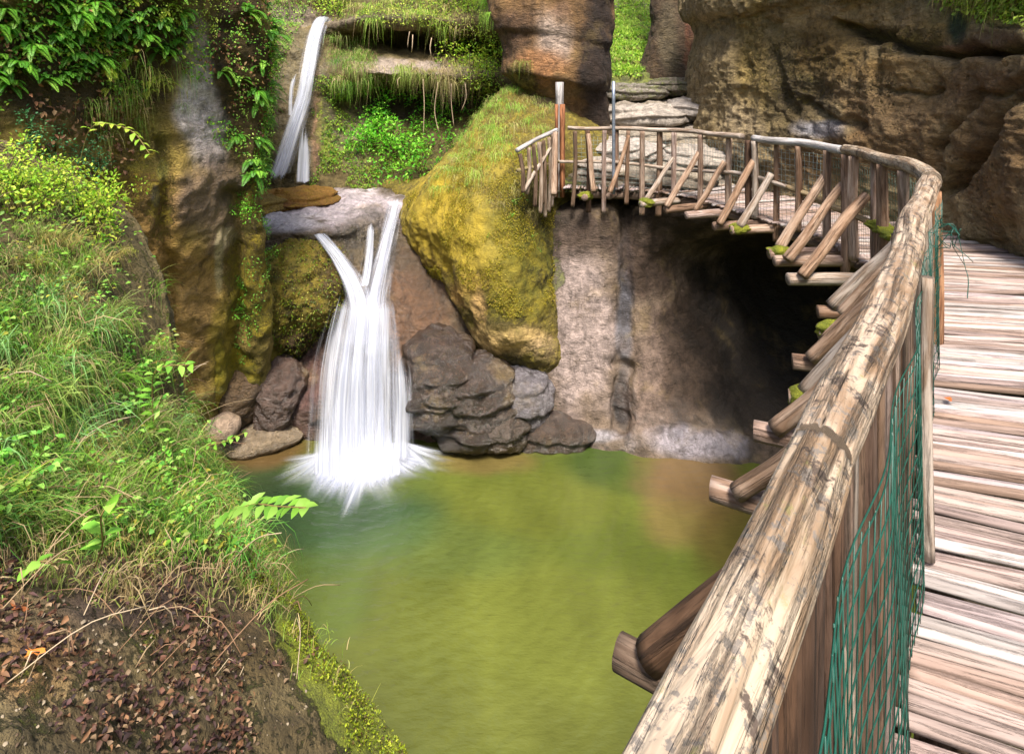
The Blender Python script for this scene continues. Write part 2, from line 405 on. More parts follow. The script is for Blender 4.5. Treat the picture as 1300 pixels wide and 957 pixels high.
# --- rock behind and round the lower fall, with the flat plateau above it
R = [
 [G(260, 236, 16.5), G(300, 237, 16), G(345, 238, 15.6), G(400, 240, 15.2), G(440, 241, 15.0), G(480, 241, 15), G(530, 240, 15.2), G(600, 236, 15.5)],
 [G(260, 268, 12.6), G(300, 268, 12.6), G(345, 268, 12.7), G(400, 264, 13), G(440, 258, 13.4), G(480, 252, 13.8), G(525, 248, 14), G(600, 244, 14)],
 [G(260, 300, 10.6), G(300, 296, 10.7), G(345, 293, 10.8), G(400, 289, 11), G(440, 285, 11.5), G(478, 268, 12.5), G(520, 254, 13.2), G(600, 250, 13)],
 [G(260, 315, 10.4), G(300, 312, 10.5), G(345, 310, 10.6), G(400, 310, 10.8), G(440, 308, 11.2), G(478, 300, 11.9), G(520, 290, 12.5), G(600, 280, 12.6)],
 [G(260, 400, 10.5), G(300, 400, 10.5), G(345, 400, 10.5), G(400, 390, 10.6), G(440, 380, 10.6), G(480, 370, 11.0), G(520, 360, 11.3), G(600, 350, 11.6)],
 [G(260, 460, 10.6), G(300, 460, 10.6), G(345, 460, 10.6), G(400, 450, 10.5), G(440, 440, 10.1), G(480, 440, 10.0), G(520, 440, 10.2), G(600, 430, 10.6)],
 [G(260, 520, 10.2), G(300, 520, 10.2), G(345, 520, 10.1), G(400, 510, 9.9), G(440, 505, 9.75), G(480, 505, 9.75), G(520, 505, 9.85), G(600, 510, 10.0)],
 [G(260, 560, 10.1), G(300, 560, 10.1), G(345, 556, 10.0), G(400, 556, 9.9), G(440, 555, 9.85), G(480, 555, 9.85), G(520, 556, 9.9), G(600, 560, 9.9)],
 [G(260, 660, 10.), G(300, 660, 10.), G(345, 660, 10.0), G(400, 660, 9.8), G(440, 660, 9.8), G(480, 660, 9.8), G(520, 660, 9.8), G(600, 660, 9.8)],
]
st(patch('fall_cliff', R, 260, 240, M['wet'], noise=((1.0, .12), (3, .07), (10, .025)), ridge=((2.5, .07),), base='#54432f', seed=3, wet0=.6, moss0=.1,
  cols=[(440, 262, 90, 26, '#cbbcc2', .95), (360, 280, 50, 14, '#d0c8d0', .8), (470, 300, 40, 40, '#4a4030', .8), (530, 400, 45, 80, '#664830', .85), (545, 330, 25, 60, '#4c3a28', .7), (380, 490, 50, 60, '#5d3f3a', .85),
        (345, 470, 30, 50, '#3a4a2c', .8), (560, 500, 50, 60, '#5d3f34', .8)],
  moss=[(350, 470, 36, 60, .6, .8), (540, 290, 20, 40, .6, .8), (430, 300, 60, 20, .5, .6), (335, 520, 20, 40, .3, .7), (505, 280, 20, 20, .4, .6)],
  grooves=[([(545, 300), (560, 380), (548, 450)], 8, .12)]))
# --- the wall under the far part of the boardwalk, running into the dark hollow
C = [
 [G(655, 225, 14.5), G(670, 225, 14), G(690, 225, 13.5), G(740, 228, 13.2), G(775, 230, 13), G(792, 230, 13), G(812, 230, 13), G(850, 230, 13), G(900, 232, 13), G(970, 225, 13), G(1060, 215, 12), G(1200, 205, 10.5), G(1400, 200, 9)],
 [G(652, 265, 11.6), G(670, 265, 11.4), G(690, 262, 11.2), G(740, 262, 11.0), G(775, 262, 10.9), G(792, 264, 11.2), G(812, 264, 10.9), G(850, 266, 10.6), G(900, 270, 10.2), G(970, 272, 10.2), G(1060, 270, 10.0), G(1200, 270, 9), G(1400, 270, 8)],
 [G(652, 340, 11.3), G(670, 340, 11.0), G(690, 335, 10.75), G(740, 330, 10.65), G(775, 330, 10.65), G(792, 330, 10.82), G(812, 330, 10.7), G(850, 330, 11.0), G(900, 330, 11.5), G(970, 330, 12.2), G(1060, 330, 12.0), G(1200, 330, 10.5), G(1400, 330, 8.5)],
 [G(652, 410, 11.0), G(670, 410, 10.7), G(690, 400, 10.45), G(740, 400, 10.4), G(775, 400, 10.4), G(792, 400, 10.5), G(812, 400, 10.4), G(850, 400, 10.6), G(900, 400, 11.1), G(970, 400, 11.8), G(1060, 400, 11.6), G(1200, 400, 10.), G(1400, 400, 8.)],
 [G(652, 480, 10.6), G(670, 480, 10.25), G(690, 470, 10.15), G(740, 470, 10.15), G(775, 470, 10.1), G(792, 470, 10.15), G(812, 470, 10.05), G(850, 470, 10.1), G(900, 470, 10.4), G(970, 470, 11), G(1060, 470, 10.8), G(1200, 470, 9.), G(1400, 470, 7.)],
 [G(652, 530, 10.2), G(670, 530, 10.1), G(690, 530, 9.95), G(740, 530, 9.9), G(775, 535, 9.85), G(792, 535, 9.9), G(812, 535, 9.7), G(850, 540, 9.65), G(900, 540, 9.7), G(970, 540, 10), G(1060, 540, 9.6), G(1200, 560, 7.8), G(1400, 560, 6.)],
 [G(652, 560, 10.), G(670, 560, 9.95), G(690, 560, 9.85), G(740, 566, 9.72), G(775, 572, 9.6), G(792, 572, 9.62), G(812, 576, 9.5), G(850, 580, 9.42), G(900, 584, 9.35), G(970, 590, 9.25), G(1060, 610, 8.8), G(1200, 680, 7.2), G(1400, 720, 5.8)],
 [G(652, 660, 9.8), G(670, 660, 9.8), G(690, 660, 9.75), G(740, 660, 9.7), G(775, 660, 9.7), G(792, 660, 9.9), G(812, 660, 9.4), G(850, 660, 9.3), G(900, 660, 9.2), G(970, 680, 9.1), G(1060, 700, 8.6), G(1200, 760, 7.), G(1400, 800, 5.6)],
]
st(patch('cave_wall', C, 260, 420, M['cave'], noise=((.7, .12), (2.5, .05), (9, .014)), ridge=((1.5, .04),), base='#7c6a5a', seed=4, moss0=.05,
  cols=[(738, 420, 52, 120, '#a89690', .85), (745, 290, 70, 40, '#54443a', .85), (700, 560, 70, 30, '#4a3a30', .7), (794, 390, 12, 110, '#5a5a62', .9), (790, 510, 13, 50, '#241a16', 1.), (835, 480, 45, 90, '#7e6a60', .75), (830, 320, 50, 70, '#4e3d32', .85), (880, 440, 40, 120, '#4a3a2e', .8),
        (970, 400, 95, 210, '#2a2119', .97), (872, 562, 66, 20, '#a6a0ac', .65), (1060, 400, 90, 200, '#2c241c', 1), (1250, 400, 200, 300, '#33291f', 1), (705, 260, 60, 30, '#3a3026', .8), (850, 275, 90, 26, '#35291f', .9), (757, 552, 34, 10, '#b0aab0', .8)],  # dark browns paint in the shade below the deck and inside the hollow
  moss=[(698, 352, 18, 24, .8, 1.), (700, 300, 14, 60, .45, .8), (697, 440, 16, 80, .4, .8), (745, 480, 20, 80, .25, .7), (700, 520, 30, 20, .5, .6), (650, 480, 50, 60, .5, .8)],
  wet=[(880, 560, 90, 40, .75, .9), (792, 500, 16, 90, .8, .9), (720, 560, 90, 30, .7, .8), (960, 420, 80, 150, .3, .8)],
  grooves=[([(792, 465), (791, 535)], 10, .2), ([(792, 270), (795, 460)], 12, .06), ([(600, 540), (690, 545), (740, 560)], 8, .1)]))
# --- back terraces and the channel of the upper fall
T = [
 [G(240, -150, 19), G(330, -120, 19.5), G(420, -100, 20), G(520, -100, 20), G(640, -100, 20), G(760, -100, 21)],
 [G(240, 5, 17), G(330, 10, 17.5), G(395, 24, 18.0), G(460, 4, 17), G(560, 2, 16.8), G(640, 2, 16.8), G(760, 0, 18)],
 [G(240, 35, 16.6), G(330, 30, 16.8), G(395, 36, 17.3), G(460, 26, 16.4), G(560, 30, 16.2), G(640, 40, 16.4), G(760, 40, 17)],
 [G(240, 60, 16.4), G(330, 60, 16.4), G(395, 60, 16.8), G(460, 50, 17.6), G(560, 58, 17.6), G(640, 70, 17.2), G(760, 70, 17)],
 [G(240, 75, 16.4), G(330, 80, 16.3), G(395, 82, 16.5), G(460, 76, 16.4), G(560, 84, 16.2), G(640, 90, 16.6), G(760, 90, 16.6)],
 [G(240, 90, 16.4), G(330, 100, 16.2), G(395, 100, 16.3), G(460, 96, 15.9), G(560, 98, 15.7), G(640, 104, 16.2), G(760, 104, 16.4)],
 [G(240, 130, 16.2), G(330, 130, 16.0), G(395, 130, 16.0), G(460, 122, 17.0), G(560, 124, 17.2), G(640, 130, 16.8), G(760, 130, 16.2)],
 [G(240, 180, 15.8), G(330, 180, 15.6), G(395, 180, 15.6), G(460, 172, 16.2), G(560, 172, 16.3), G(640, 180, 16), G(760, 180, 15.8)],
 [G(240, 220, 15.5), G(330, 220, 15.3), G(395, 220, 15.3), G(460, 222, 15.4), G(560, 222, 15.5), G(640, 220, 15.4), G(760, 220, 15.4)],
 [G(240, 250, 15.0), G(330, 252, 14.9), G(395, 252, 14.9), G(460, 252, 14.9), G(560, 252, 15), G(640, 250, 15), G(760, 250, 15)],
]
T = [[r[0]]*(7-len(r))+r if len(r) < 7 else r for r in T]
st(patch('back_terraces', T, 300, 300, M['rock'], noise=((.6, .25), (2, .12), (7, .04)), ridge=((1.2, .1),), base='#6d5f3c', seed=5, moss0=.25,
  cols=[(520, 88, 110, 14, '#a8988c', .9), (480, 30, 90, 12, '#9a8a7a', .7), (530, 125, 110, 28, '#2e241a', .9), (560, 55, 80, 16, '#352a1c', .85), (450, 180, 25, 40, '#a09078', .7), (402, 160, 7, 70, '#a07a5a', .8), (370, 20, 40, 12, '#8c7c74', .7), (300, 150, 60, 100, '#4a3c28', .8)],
  moss=[(420, 150, 22, 80, .75, .9), (520, 10, 110, 16, .6, .8), (600, 100, 60, 80, .5, .7), (500, 200, 90, 40, .6, .7), (460, 120, 60, 60, .3, .6), (350, 200, 30, 60, .5, .6)],
  wet=[(380, 130, 50, 110, .6, .8)],
  grooves=[([(470, 108), (560, 112), (620, 120)], 7, .35), ([(470, 45), (560, 50), (610, 62)], 6, .3)]))
# --- stepped pale rock rising behind the boardwalk
S = []
for py, y in ((-150, 27), (0, 21), (45, 18.5), (80, 16.6), (100, 15.6), (130, 14.2), (160, 13.0), (190, 12.1), (222, 11.3), (246, 10.75)):
    S.append([G(px, py+(px-830)*.02, y+(.0 if px < 900 else .1)) for px in (700, 720, 750, 790, 850, 910, 990, 1100)])
o = st(patch('rock_steps', S, 260, 200, M['pale'], noise=((.8, .12), (3, .06)), ridge=((2, .06),), strata=((2.3, .3), (6.1, .09)), base='#a09384', seed=6, moss0=.1,
  cols=[(840, 170, 80, 50, '#b3a698', .8), (790, 50, 60, 60, '#7a7a3c', .7), (850, 115, 60, 12, '#8a7a50', .6), (700, 200, 60, 80, '#5d5038', .7)],
  moss=[(795, 50, 50, 60, .95, .9), (800, 100, 60, 20, .65, .8), (900, 90, 40, 30, .5, .7), (700, 150, 60, 60, .6, .8), (900, 20, 30, 30, .6, .7), (740, 240, 40, 20, .7, .7)]))
# --- right cliff: upper part stands beside the boardwalk
base = [(4.3, 14.5), (4.05, 12.6), (4.15, 11.5), (4.5, 10.2), (4.95, 8.8), (5.2, 7.6), (5.25, 6.6), (5.35, 5.6), (5.6, 4.4), (6.2, 3.4), (7.4, 2.4), (9, 1.8), (11, 1.5)]
zs = [(6.0, 2.5), (5.2, .6), (4.4, -.02), (3.35, -.08), (3.1, .12), (2.75, .16), (2.2, .0), (1.6, -.05), (1.0, -.1), (.4, .0), (-.1, .02), (-.45, .1), (-.5, 2.5), (-5, 3)]
Rw = []
for z, off in zs:
    r = []
    for i, (x, y) in enumerate(base):
        a = base[max(i-1, 0)]; b = base[min(i+1, len(base)-1)]
        tx, ty = b[0]-a[0], b[1]-a[1]; l = math.hypot(tx, ty); nx, ny = -ty/l, tx/l      # nx,ny points into the rock (away from path)
        oo = off
        if i >= 7 and .2 < z < 3.0: oo -= .25*min(1, (3.0-z))
        if i <= 3 and z > .5: oo += .05
        if z > 3.4: oo += .6*max(0, (i-5))*.35
        zz = z+(i-4)*(-.07 if 2.5 < z < 3.6 else 0)
        r.append((x+nx*oo, y+ny*oo, zz))
    Rw.append(r)
st(patch('right_cliff', Rw, 420, 420, M['wallrock'], noise=((.6, .2), (2.2, .07), (8, .035), (24, .016)), ridge=((1.1, .09), (3.5, .045), (13, .022)), base='#a8926a', seed=7, moss0=.25,
  cols=[(1000, 100, 80, 100, '#6a5a30', .7), (955, 80, 22, 90, '#b89c5c', .8), (945, 170, 30, 50, '#b8a280', .7), (1150, 130, 90, 50, '#9c7a50', .75), (1170, 40, 60, 20, '#a8864c', .8), (1140, 160, 40, 20, '#b09068', .6), (1040, 60, 30, 20, '#4c3e24', .7), (1080, 22, 100, 20, '#c0a070', .85), (1250, 90, 70, 30, '#a08058', .7), (1150, 95, 100, 25, '#b09468', .7), (1130, 90, 60, 16, '#a88654', .7), (1040, 165, 34, 14, '#b8b4ba', .9), (1020, 130, 40, 30, '#3c2f1e', .6),
        (1215, 62, 36, 5, '#caa288', .9), (1215, 30, 14, 26, '#2f4a34', .9), (1260, 55, 40, 20, '#5a3a30', .7), (1250, 110, 50, 30, '#6a4a2c', .7), (1260, 200, 60, 90, '#7a5a34', .8), (1060, 60, 60, 40, '#8a6c34', .7), (1100, 200, 120, 40, '#7a5830', .7)],
  moss=[(1080, 20, 80, 14, .1, .8), (1150, 50, 60, 18, .6, .7), (1010, 90, 60, 50, .5, .7), (960, 60, 25, 50, .45, .7), (940, 230, 40, 40, .5, .8), (1280, 15, 40, 20, .9, .9), (1240, 250, 20, 40, .35, .6), (1110, 120, 30, 30, .45, .7)],
  wet=[],
  grooves=[([(1065, 30), (1120, 48), (1190, 66), (1300, 60)], 6, .45), ([(1300, 105), (1270, 135), (1235, 190), (1195, 245)], 8, .3), ([(985, 30), (975, 70), (990, 110), (1010, 140)], 6, .14), ([(1118, 70), (1124, 120)], 4, .1),
           ([(1135, 112), (1170, 122), (1185, 112)], 3.5, .1), ([(1020, 130), (1060, 150), (1110, 165)], 5, .12), ([(945, 50), (953, 90)], 5, .12), ([(1290, 108), (1240, 118), (1180, 190)], 5, .12)]))

# --- far hillside all round, ground sheet under everything
def ring():
    n, m = 120, 24
    th = np.linspace(0, 2*pi, n); V = []
    for j in range(m):
        f = j/(m-1.)
        r = 34+f*30
        z = -5+f*26
        V.append(np.stack([r*np.sin(th), 4+r*np.cos(th), np.full(n, z)], 1))
    V = np.array(V); V += (fbm(V*.12, 4, seed=40)*2.2)[..., None]*np.array([.5, .5, 1.2])
    V[:, -1] = V[:, 0]
    mb = MB(); mb.add(V.reshape(-1, 3), gridF(m, n), V.reshape(-1, 3), lin('#4a5a26'))
    o = mb.build('hills', M['soil'], extra={'moss': np.full(n*m, .6), 'wet': np.zeros(n*m)})
    PATCH['hills'] = (V, np.broadcast_to(np.array([0, -.6, .8]), V.shape), *proj(V))
    return st(o)
ring()
mb = MB(); g = np.linspace(-400, 400, 41); X, Y = np.meshgrid(g, g); mb.add(np.stack([X, Y, X*0-5.3], -1).reshape(-1, 3), gridF(41, 41), np.stack([X, Y, X*0], -1).reshape(-1, 3), lin('#4c4a2a'))
st(mb.build('ground', M['soil'], extra={'moss': np.full(1681, .4), 'wet': np.zeros(1681)}))
# ---------------------------------------------------------------- boulders and pillars
def blob(name, c, r, mat, base, label=None, cat='boulder', seed=0, nz=((1.2, .18), (4, .06), (12, .02)), rg=(), cols=(), moss=(), wet0=0., moss0=0., rot=0., nu=90, nv=56, sq=1., strata=None, group=None, parent=None, topmoss=0.):
    u = np.linspace(0, 2*pi, nu+1); v = np.linspace(.02, pi-.02, nv)
    Vv, U = np.meshgrid(v, u, indexing='ij')
    D = np.stack([np.sin(Vv)*np.cos(U), np.sin(Vv)*np.sin(U), np.cos(Vv)], -1)
    Dq = np.sign(D)*np.abs(D)**sq
    P = Dq*np.array(r)
    q = P*(1/np.mean(r)) ; ds = np.zeros(U.shape)
    for s, a in nz: ds += a*fbm(P*s/1.+seed*7.1, 5, seed=seed)
    for s, a in rg: ds += a*fbm(P*s+seed*3.1, 4, seed=seed+5, ridged=True)
    if strata:
        qq = ((P[..., 2]+.1*P[..., 0]+.15*fbm(P*.8, 2, seed=seed))*strata[0]) % 1.
        ds += strata[1]*(sst(0, .15, qq)*(1-qq)-.3)
    P = P+D*ds[..., None]
    P[:, -1] = P[:, 0]
    cs, sn = cos(rot), sin(rot)
    P = np.stack([P[..., 0]*cs-P[..., 1]*sn, P[..., 0]*sn+P[..., 1]*cs, P[..., 2]], -1)+np.array(c)
    px, py = proj(P); wob = fbm(P*2.2, 4, seed=seed+2)*1.6
    cc = splat(px, py, lin(base), [(x, y, a, b, lin(h), s) for x, y, a, b, h, s in cols], wob)
    mo = splat(px, py, [moss0], moss, wob)[..., 0]+topmoss*sst(.1, .8, D[..., 2])
    mb = MB(); mb.add(P.reshape(-1, 3), gridF(nv, nu+1)[:, ::-1], P.reshape(-1, 3), cc.reshape(-1, 3))
    o = mb.build(name, mat, parent, extra={'moss': mo, 'wet': np.full(mo.shape, wet0)})
    PATCH[o.name] = (P, D, px, py)
    if label: tag(o, label, cat, group)
    base_pt = (c[0], c[1], c[2]-r[2]*.9)
    return o
B = [
 [G(470, 222, 17), G(545, 222, 16), G(590, 200, 15.5), G(620, 150, 15.), G(660, 118, 14.6), G(700, 118, 14.2), G(750, 140, 13.8), G(830, 200, 13.5)],
 [G(490, 240, 15.), G(530, 234, 13.6), G(572, 196, 13.3), G(615, 145, 12.9), G(650, 112, 12.7), G(692, 124, 12.3), G(740, 150, 12.2), G(800, 200, 12.)],
 [G(500, 262, 14.5), G(514, 258, 12.7), G(552, 225, 11.9), G(600, 195, 11.4), G(640, 180, 11.2), G(680, 185, 11.1), G(720, 200, 11.3), G(770, 220, 11.6)],
 [G(505, 300, 14), G(513, 292, 12.3), G(545, 275, 11.2), G(590, 262, 10.5), G(632, 255, 10.25), G(668, 258, 10.4), G(697, 262, 10.9), G(730, 262, 11.6)],
 [G(520, 330, 13.8), G(530, 330, 12.1), G(560, 322, 10.9), G(595, 318, 10.2), G(632, 315, 9.95), G(668, 318, 10.1), G(695, 320, 10.6), G(720, 320, 11.4)],
 [G(545, 362, 13.4), G(552, 362, 11.9), G(572, 362, 10.8), G(600, 370, 10.1), G(635, 372, 9.8), G(668, 372, 9.95), G(695, 372, 10.35), G(715, 370, 11.2)],
 [G(562, 380, 13.0), G(570, 385, 11.7), G(585, 395, 10.8), G(610, 418, 10.1), G(640, 428, 9.8), G(670, 425, 9.85), G(696, 420, 10.15), G(712, 420, 11.)],
 [G(575, 395, 12.8), G(590, 410, 11.8), G(602, 425, 11.0), G(622, 444, 10.4), G(645, 450, 10.1), G(672, 450, 9.98), G(700, 452, 10.05), G(722, 448, 10.6)],
 [G(590, 420, 12.5), G(600, 440, 11.6), G(610, 455, 11.1), G(630, 465, 10.8), G(650, 474, 10.5), G(675, 478, 10.4), G(702, 482, 10.4), G(722, 480, 10.9)],
 [G(600, 520, 12.), G(605, 530, 11.4), G(612, 545, 11.), G(630, 560, 11), G(650, 565, 11), G(675, 565, 11), G(700, 565, 11.1), G(715, 560, 11.4)],
]
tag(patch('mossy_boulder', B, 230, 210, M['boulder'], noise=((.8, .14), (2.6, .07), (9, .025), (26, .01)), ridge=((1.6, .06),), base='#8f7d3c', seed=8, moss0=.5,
  cols=[(640, 430, 60, 25, '#cfae72', .9), (590, 370, 20, 25, '#c59c5a', .85), (650, 480, 50, 30, '#4c4626', .85), (560, 290, 50, 60, '#c8a83c', .9), (600, 330, 30, 50, '#b89c40', .7), (672, 300, 44, 100, '#4a4818', .95), (640, 390, 50, 30, '#5c5420', .8), (608, 392, 10, 24, '#caa468', .9), (690, 445, 20, 20, '#c8aa80', .8)],  # yellow left, dark olive right and below: lit and shaded sides painted in
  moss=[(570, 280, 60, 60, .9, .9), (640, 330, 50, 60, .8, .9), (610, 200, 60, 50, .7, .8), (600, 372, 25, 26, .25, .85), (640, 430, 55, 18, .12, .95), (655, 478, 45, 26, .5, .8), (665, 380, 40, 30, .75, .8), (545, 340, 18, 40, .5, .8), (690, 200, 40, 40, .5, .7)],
  wet=[(650, 500, 50, 30, .4, .7)]),
  'large rounded boulder covered in yellow-green moss between waterfall and boardwalk', 'boulder')
# overhanging mossy ledge left of the lower fall
blob('mossy_ledge', G(370, 368, 10.75), (1.02, 1.0, .95), M['boulder'], '#5a4a28', 'mossy overhanging tufa ledge with dripping lower edge left of the lower waterfall', 'rock ledge', seed=11,
     nz=((1.1, .25), (3.5, .11), (11, .05)), rg=((5, .05),), moss0=.62, cols=[(385, 440, 60, 20, '#5c4630', .8), (420, 330, 30, 40, '#6a5230', .7)], moss=[(390, 435, 40, 16, .35, .7), (425, 345, 20, 30, .35, .6), (360, 320, 40, 20, .9, .8)], sq=1., nu=150, nv=110, rot=.4)
blob('mossy_ledge', G(330, 420, 10.35), (.42, .6, 1.1), M['boulder'], '#5a5028', 'narrow green mossy rib of rock hanging beside the left cliff', 'rock ledge', seed=12, nz=((1.3, .2), (4, .09), (12, .03)), moss0=.72)
blob('flat_ledge', G(375, 252, 13.6), (1.0, 1.1, .2), M['boulder'], '#b0803a', 'flat ledge capped with orange and yellow moss at the foot of the upper waterfall', 'rock ledge', seed=13, nz=((1.3, .12), (5, .05), (14, .02)), strata=(9, .12), moss0=.45, cols=[(360, 262, 50, 8, '#8a5a2a', .9), (385, 240, 60, 8, '#c08a3c', .7)])
blob('flat_ledge', G(318, 262, 12.6), (.7, .8, .3), M['boulder'], '#a88a4a', 'small mossy stone shelf tucked under the ferns by the upper waterfall', 'rock ledge', seed=14, strata=(8, .08), moss0=.5)
WB = [
 ((562, 470, 10.0), (.75, .6, .68), 'glossy wet brown boulder directly right of the lower waterfall', 21),
 ((548, 505, 9.75), (.62, .45, .52), 'wet brown boulder low against the right edge of the lower waterfall', 22),
 ((604, 500, 9.85), (.62, .6, .62), 'wet purple-brown boulder in the middle of the heap under the mossy boulder', 23),
 ((632, 535, 9.75), (.48, .5, .42), 'small rounded wet boulder at the water edge below the mossy boulder', 24),
 ((660, 500, 10.1), (.66, .5, .42), 'flat wet boulder with pale shining top under the mossy boulder', 25),
 ((585, 545, 9.7), (.6, .4, .28), 'low dark boulder lying in the pool edge beside the foam', 26),
 ((700, 545, 10.0), (.75, .45, .3), 'long low brown rock at the pool edge below the pale cave wall', 27),
]
for (p, r, lb, sd) in WB:
    blob('wet_boulder', G(*p), r, M['wet'], ('#43342a', '#382c26', '#453830', '#4e4238', '#6c666a', '#342a24', '#4a3c32')[sd-21], lb, 'boulder', seed=sd, nz=((1.4, .16), (3.5, .06), (12, .018)), rg=((2.0, .07), (5, .02)), wet0=1., moss0=.16, rot=sd*.7, sq=.85, strata=(3.3, .09))
blob('wet_boulder', G(352, 500, 10.05), (.5, .5, .62), M['wet'], '#5a463c', 'rough red-brown wet rock under the mossy overhang left of the lower waterfall', 'boulder', seed=31, nz=((2, .16), (7, .07), (18, .03)), wet0=.7, moss0=.05)
blob('wet_boulder', G(308, 500, 9.9), (.45, .5, .6), M['wet'], '#6a5238', 'brown wet rock at the foot of the left cliff', 'boulder', seed=32, wet0=.5, moss0=.3)
blob('shore_stone', G(284, 541, 9.3), (.26, .28, .2), M['pale'], '#b39a84', 'pale rounded stone at the foot of the left cliff', 'stone', seed=33, nz=((2, .08),), wet0=.2)
blob('shore_stone', G(328, 556, 9.75), (.72, .4, .2), M['wet'], '#8a7860', 'long low olive-brown stone lying at the left water edge', 'stone', seed=34, nz=((2, .08), (6, .03)), wet0=.7, moss0=.25, rot=.2)


def pillar(name, pts, rad, base, label, seed, mat=None, cols=(), moss=(), moss0=.1, depth=1.0, nz=((.9, .14), (3, .06), (10, .02)), strata=None, sq=.8):
    """standing rock column: pts = (pxleft, pxright, py, Y) rows from top to bottom"""
    R = np.array(pts, float); t = np.linspace(0, len(R)-1, 110); Q = cr(R, t)
    n = 110; th = np.linspace(0, 2*pi, n)
    cxx = (Q[:, 0]+Q[:, 1])/2; hw = (Q[:, 1]-Q[:, 0])/2/F*Q[:, 3]
    c = np.stack(G(cxx, Q[:, 2], Q[:, 3]), -1)
    ct = np.sign(np.cos(th))*np.abs(np.cos(th))**sq; sn = np.sign(np.sin(th))*np.abs(np.sin(th))**sq
    P = c[:, None]+np.stack([hw[:, None]*ct, hw[:, None]*depth*sn, 0*hw[:, None]*ct], -1)
    D = np.stack([np.cos(th)[None]+0*hw[:, None], np.sin(th)[None]+0*hw[:, None], 0*hw[:, None]*ct], -1)
    ds = sum(a*fbm(P*s, 5, seed=seed) for s, a in nz)
    if strata:
        for sc_, am in strata:
            q = ((P[..., 2]+.12*P[..., 0]+.2*fbm(P*.5, 3, seed=seed))*sc_) % 1.
            ds = ds+am*(sst(0, .1, q)*(1-.9*q)-.4)
    P = P+D*ds[..., None]; P[:, -1] = P[:, 0]
    px, py = proj(P); wob = fbm(P*2, 4, seed=seed+2)*1.6
    cc = splat(px, py, lin(base), [(x, y, a, b, lin(h), s) for x, y, a, b, h, s in cols], wob)
    mo = splat(px, py, [moss0], moss, wob)[..., 0]
    mb = MB(); mb.add(P.reshape(-1, 3), gridF(110, n), P.reshape(-1, 3), cc.reshape(-1, 3))
    for e in (0, -1):
        k = len(P)*n
        ring_ = P[e]; cen = ring_.mean(0); i = np.arange(n-1)
        mb.add(np.vstack([ring_, cen]), np.stack([i, i+1, np.full(n-1, n)], 1), None, cc[e].mean(0))
    tcs = P.reshape(-1, 3)
    ex = np.concatenate([mo.ravel(), np.full(2*(n+1), moss0)])
    mb.tc[1] = np.vstack([P[0], P[0].mean(0)]); mb.tc[2] = np.vstack([P[-1], P[-1].mean(0)])
    o = mb.build(name, mat or M['wallrock'], extra={'moss': ex, 'wet': ex*0+.05})
    PATCH[o.name] = (P, D, px, py)
    return tag(o, label, 'rock pillar')
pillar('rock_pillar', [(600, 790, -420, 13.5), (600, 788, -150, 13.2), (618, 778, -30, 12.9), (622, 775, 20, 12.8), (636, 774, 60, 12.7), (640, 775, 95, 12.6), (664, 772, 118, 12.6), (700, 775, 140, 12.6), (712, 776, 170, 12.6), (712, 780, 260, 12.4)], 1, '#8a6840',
  'thick rock pillar with a jutting block on its left, behind the left end of the boardwalk', 41, cols=[(650, 40, 36, 40, '#6a4e38', .85), (705, 50, 26, 40, '#c3ac9c', .9), (690, 85, 36, 26, '#a8764a', .9), (757, 80, 30, 150, '#33241a', 1.), (660, 100, 20, 20, '#76702c', .7), (712, 10, 16, 20, '#8a6a54', .6)],  # darkest splat paints shade onto the right side of the pillar
  moss=[(665, 105, 20, 20, .7, .8), (640, 66, 20, 8, .5, .6)], depth=.8, strata=((1.0, .08),), nz=((.8, .1), (2.5, .08), (7, .04), (16, .015)))
pillar('rock_pillar', [(826, 888, -420, 16.5), (826, 888, -100, 16.5), (826, 886, 0, 16.3), (826, 885, 40, 16.2), (818, 883, 70, 16.1), (813, 882, 92, 16.), (818, 884, 112, 15.9), (820, 890, 160, 15.8)], 1, '#5a4632',
  'slim dark rock pillar standing on the stepped rocks behind the boardwalk', 42, depth=.9, cols=[(875, 50, 8, 60, '#7a4a34', .8), (850, 50, 16, 60, '#6a6048', .6)])
blob('rock_block', G(903, 55, 17.), (.7, .9, .75), M['wallrock'], '#8a7a5c', 'dark weathered rock block between the slim pillar and the right cliff', 'rock block', seed=43, moss0=.3, topmoss=.3)
blob('rock_block', G(895, 118, 14.6), (.7, .8, .3), M['pale'], '#6a5c48', 'low mossy rock step at the foot of the right cliff', 'rock block', seed=44, moss0=.5, topmoss=.3)
blob('rock_block', G(690, 150, 12.4), (.6, .5, .5), M['pale'], '#7a6848', 'shaded rock under the jutting block of the thick pillar', 'rock block', seed=45, moss0=.4)

SL = [(800, 118, 14.6, 1.0, .12, 'upper mossy'), (862, 112, 14.9, 1.0, .1, 'thin upper'), (880, 140, 13.8, 1.1, .14, 'jutting grey'), (812, 148, 13.4, 1.1, .14, 'broad pale'), (850, 176, 12.7, 1.3, .14, 'long pale middle'), (800, 190, 12.2, .9, .12, 'cracked'), (880, 200, 12.0, 1.0, .15, 'lower shaded'), (830, 222, 11.4, 1.2, .12, 'lowest pale'), (765, 212, 11.8, .6, .14, 'small')]
for k, (x, y, d, w_, h_, nm_) in enumerate(SL):
    blob('rock_slab', G(x, y, d), (w_, .8, h_+.1), M['pale'], ['#b8aca0', '#a09484', '#bcb0a6'][k % 3], nm_+' rock slab of the natural steps rising behind the boardwalk', 'rock slab', seed=300+k, nz=((1., .12), (3.5, .06), (11, .02)), rg=((2.5, .05),), strata=(6.5, .08), moss0=.12 if k > 1 else .45, rot=k*.8, nu=110, nv=60, sq=.8)
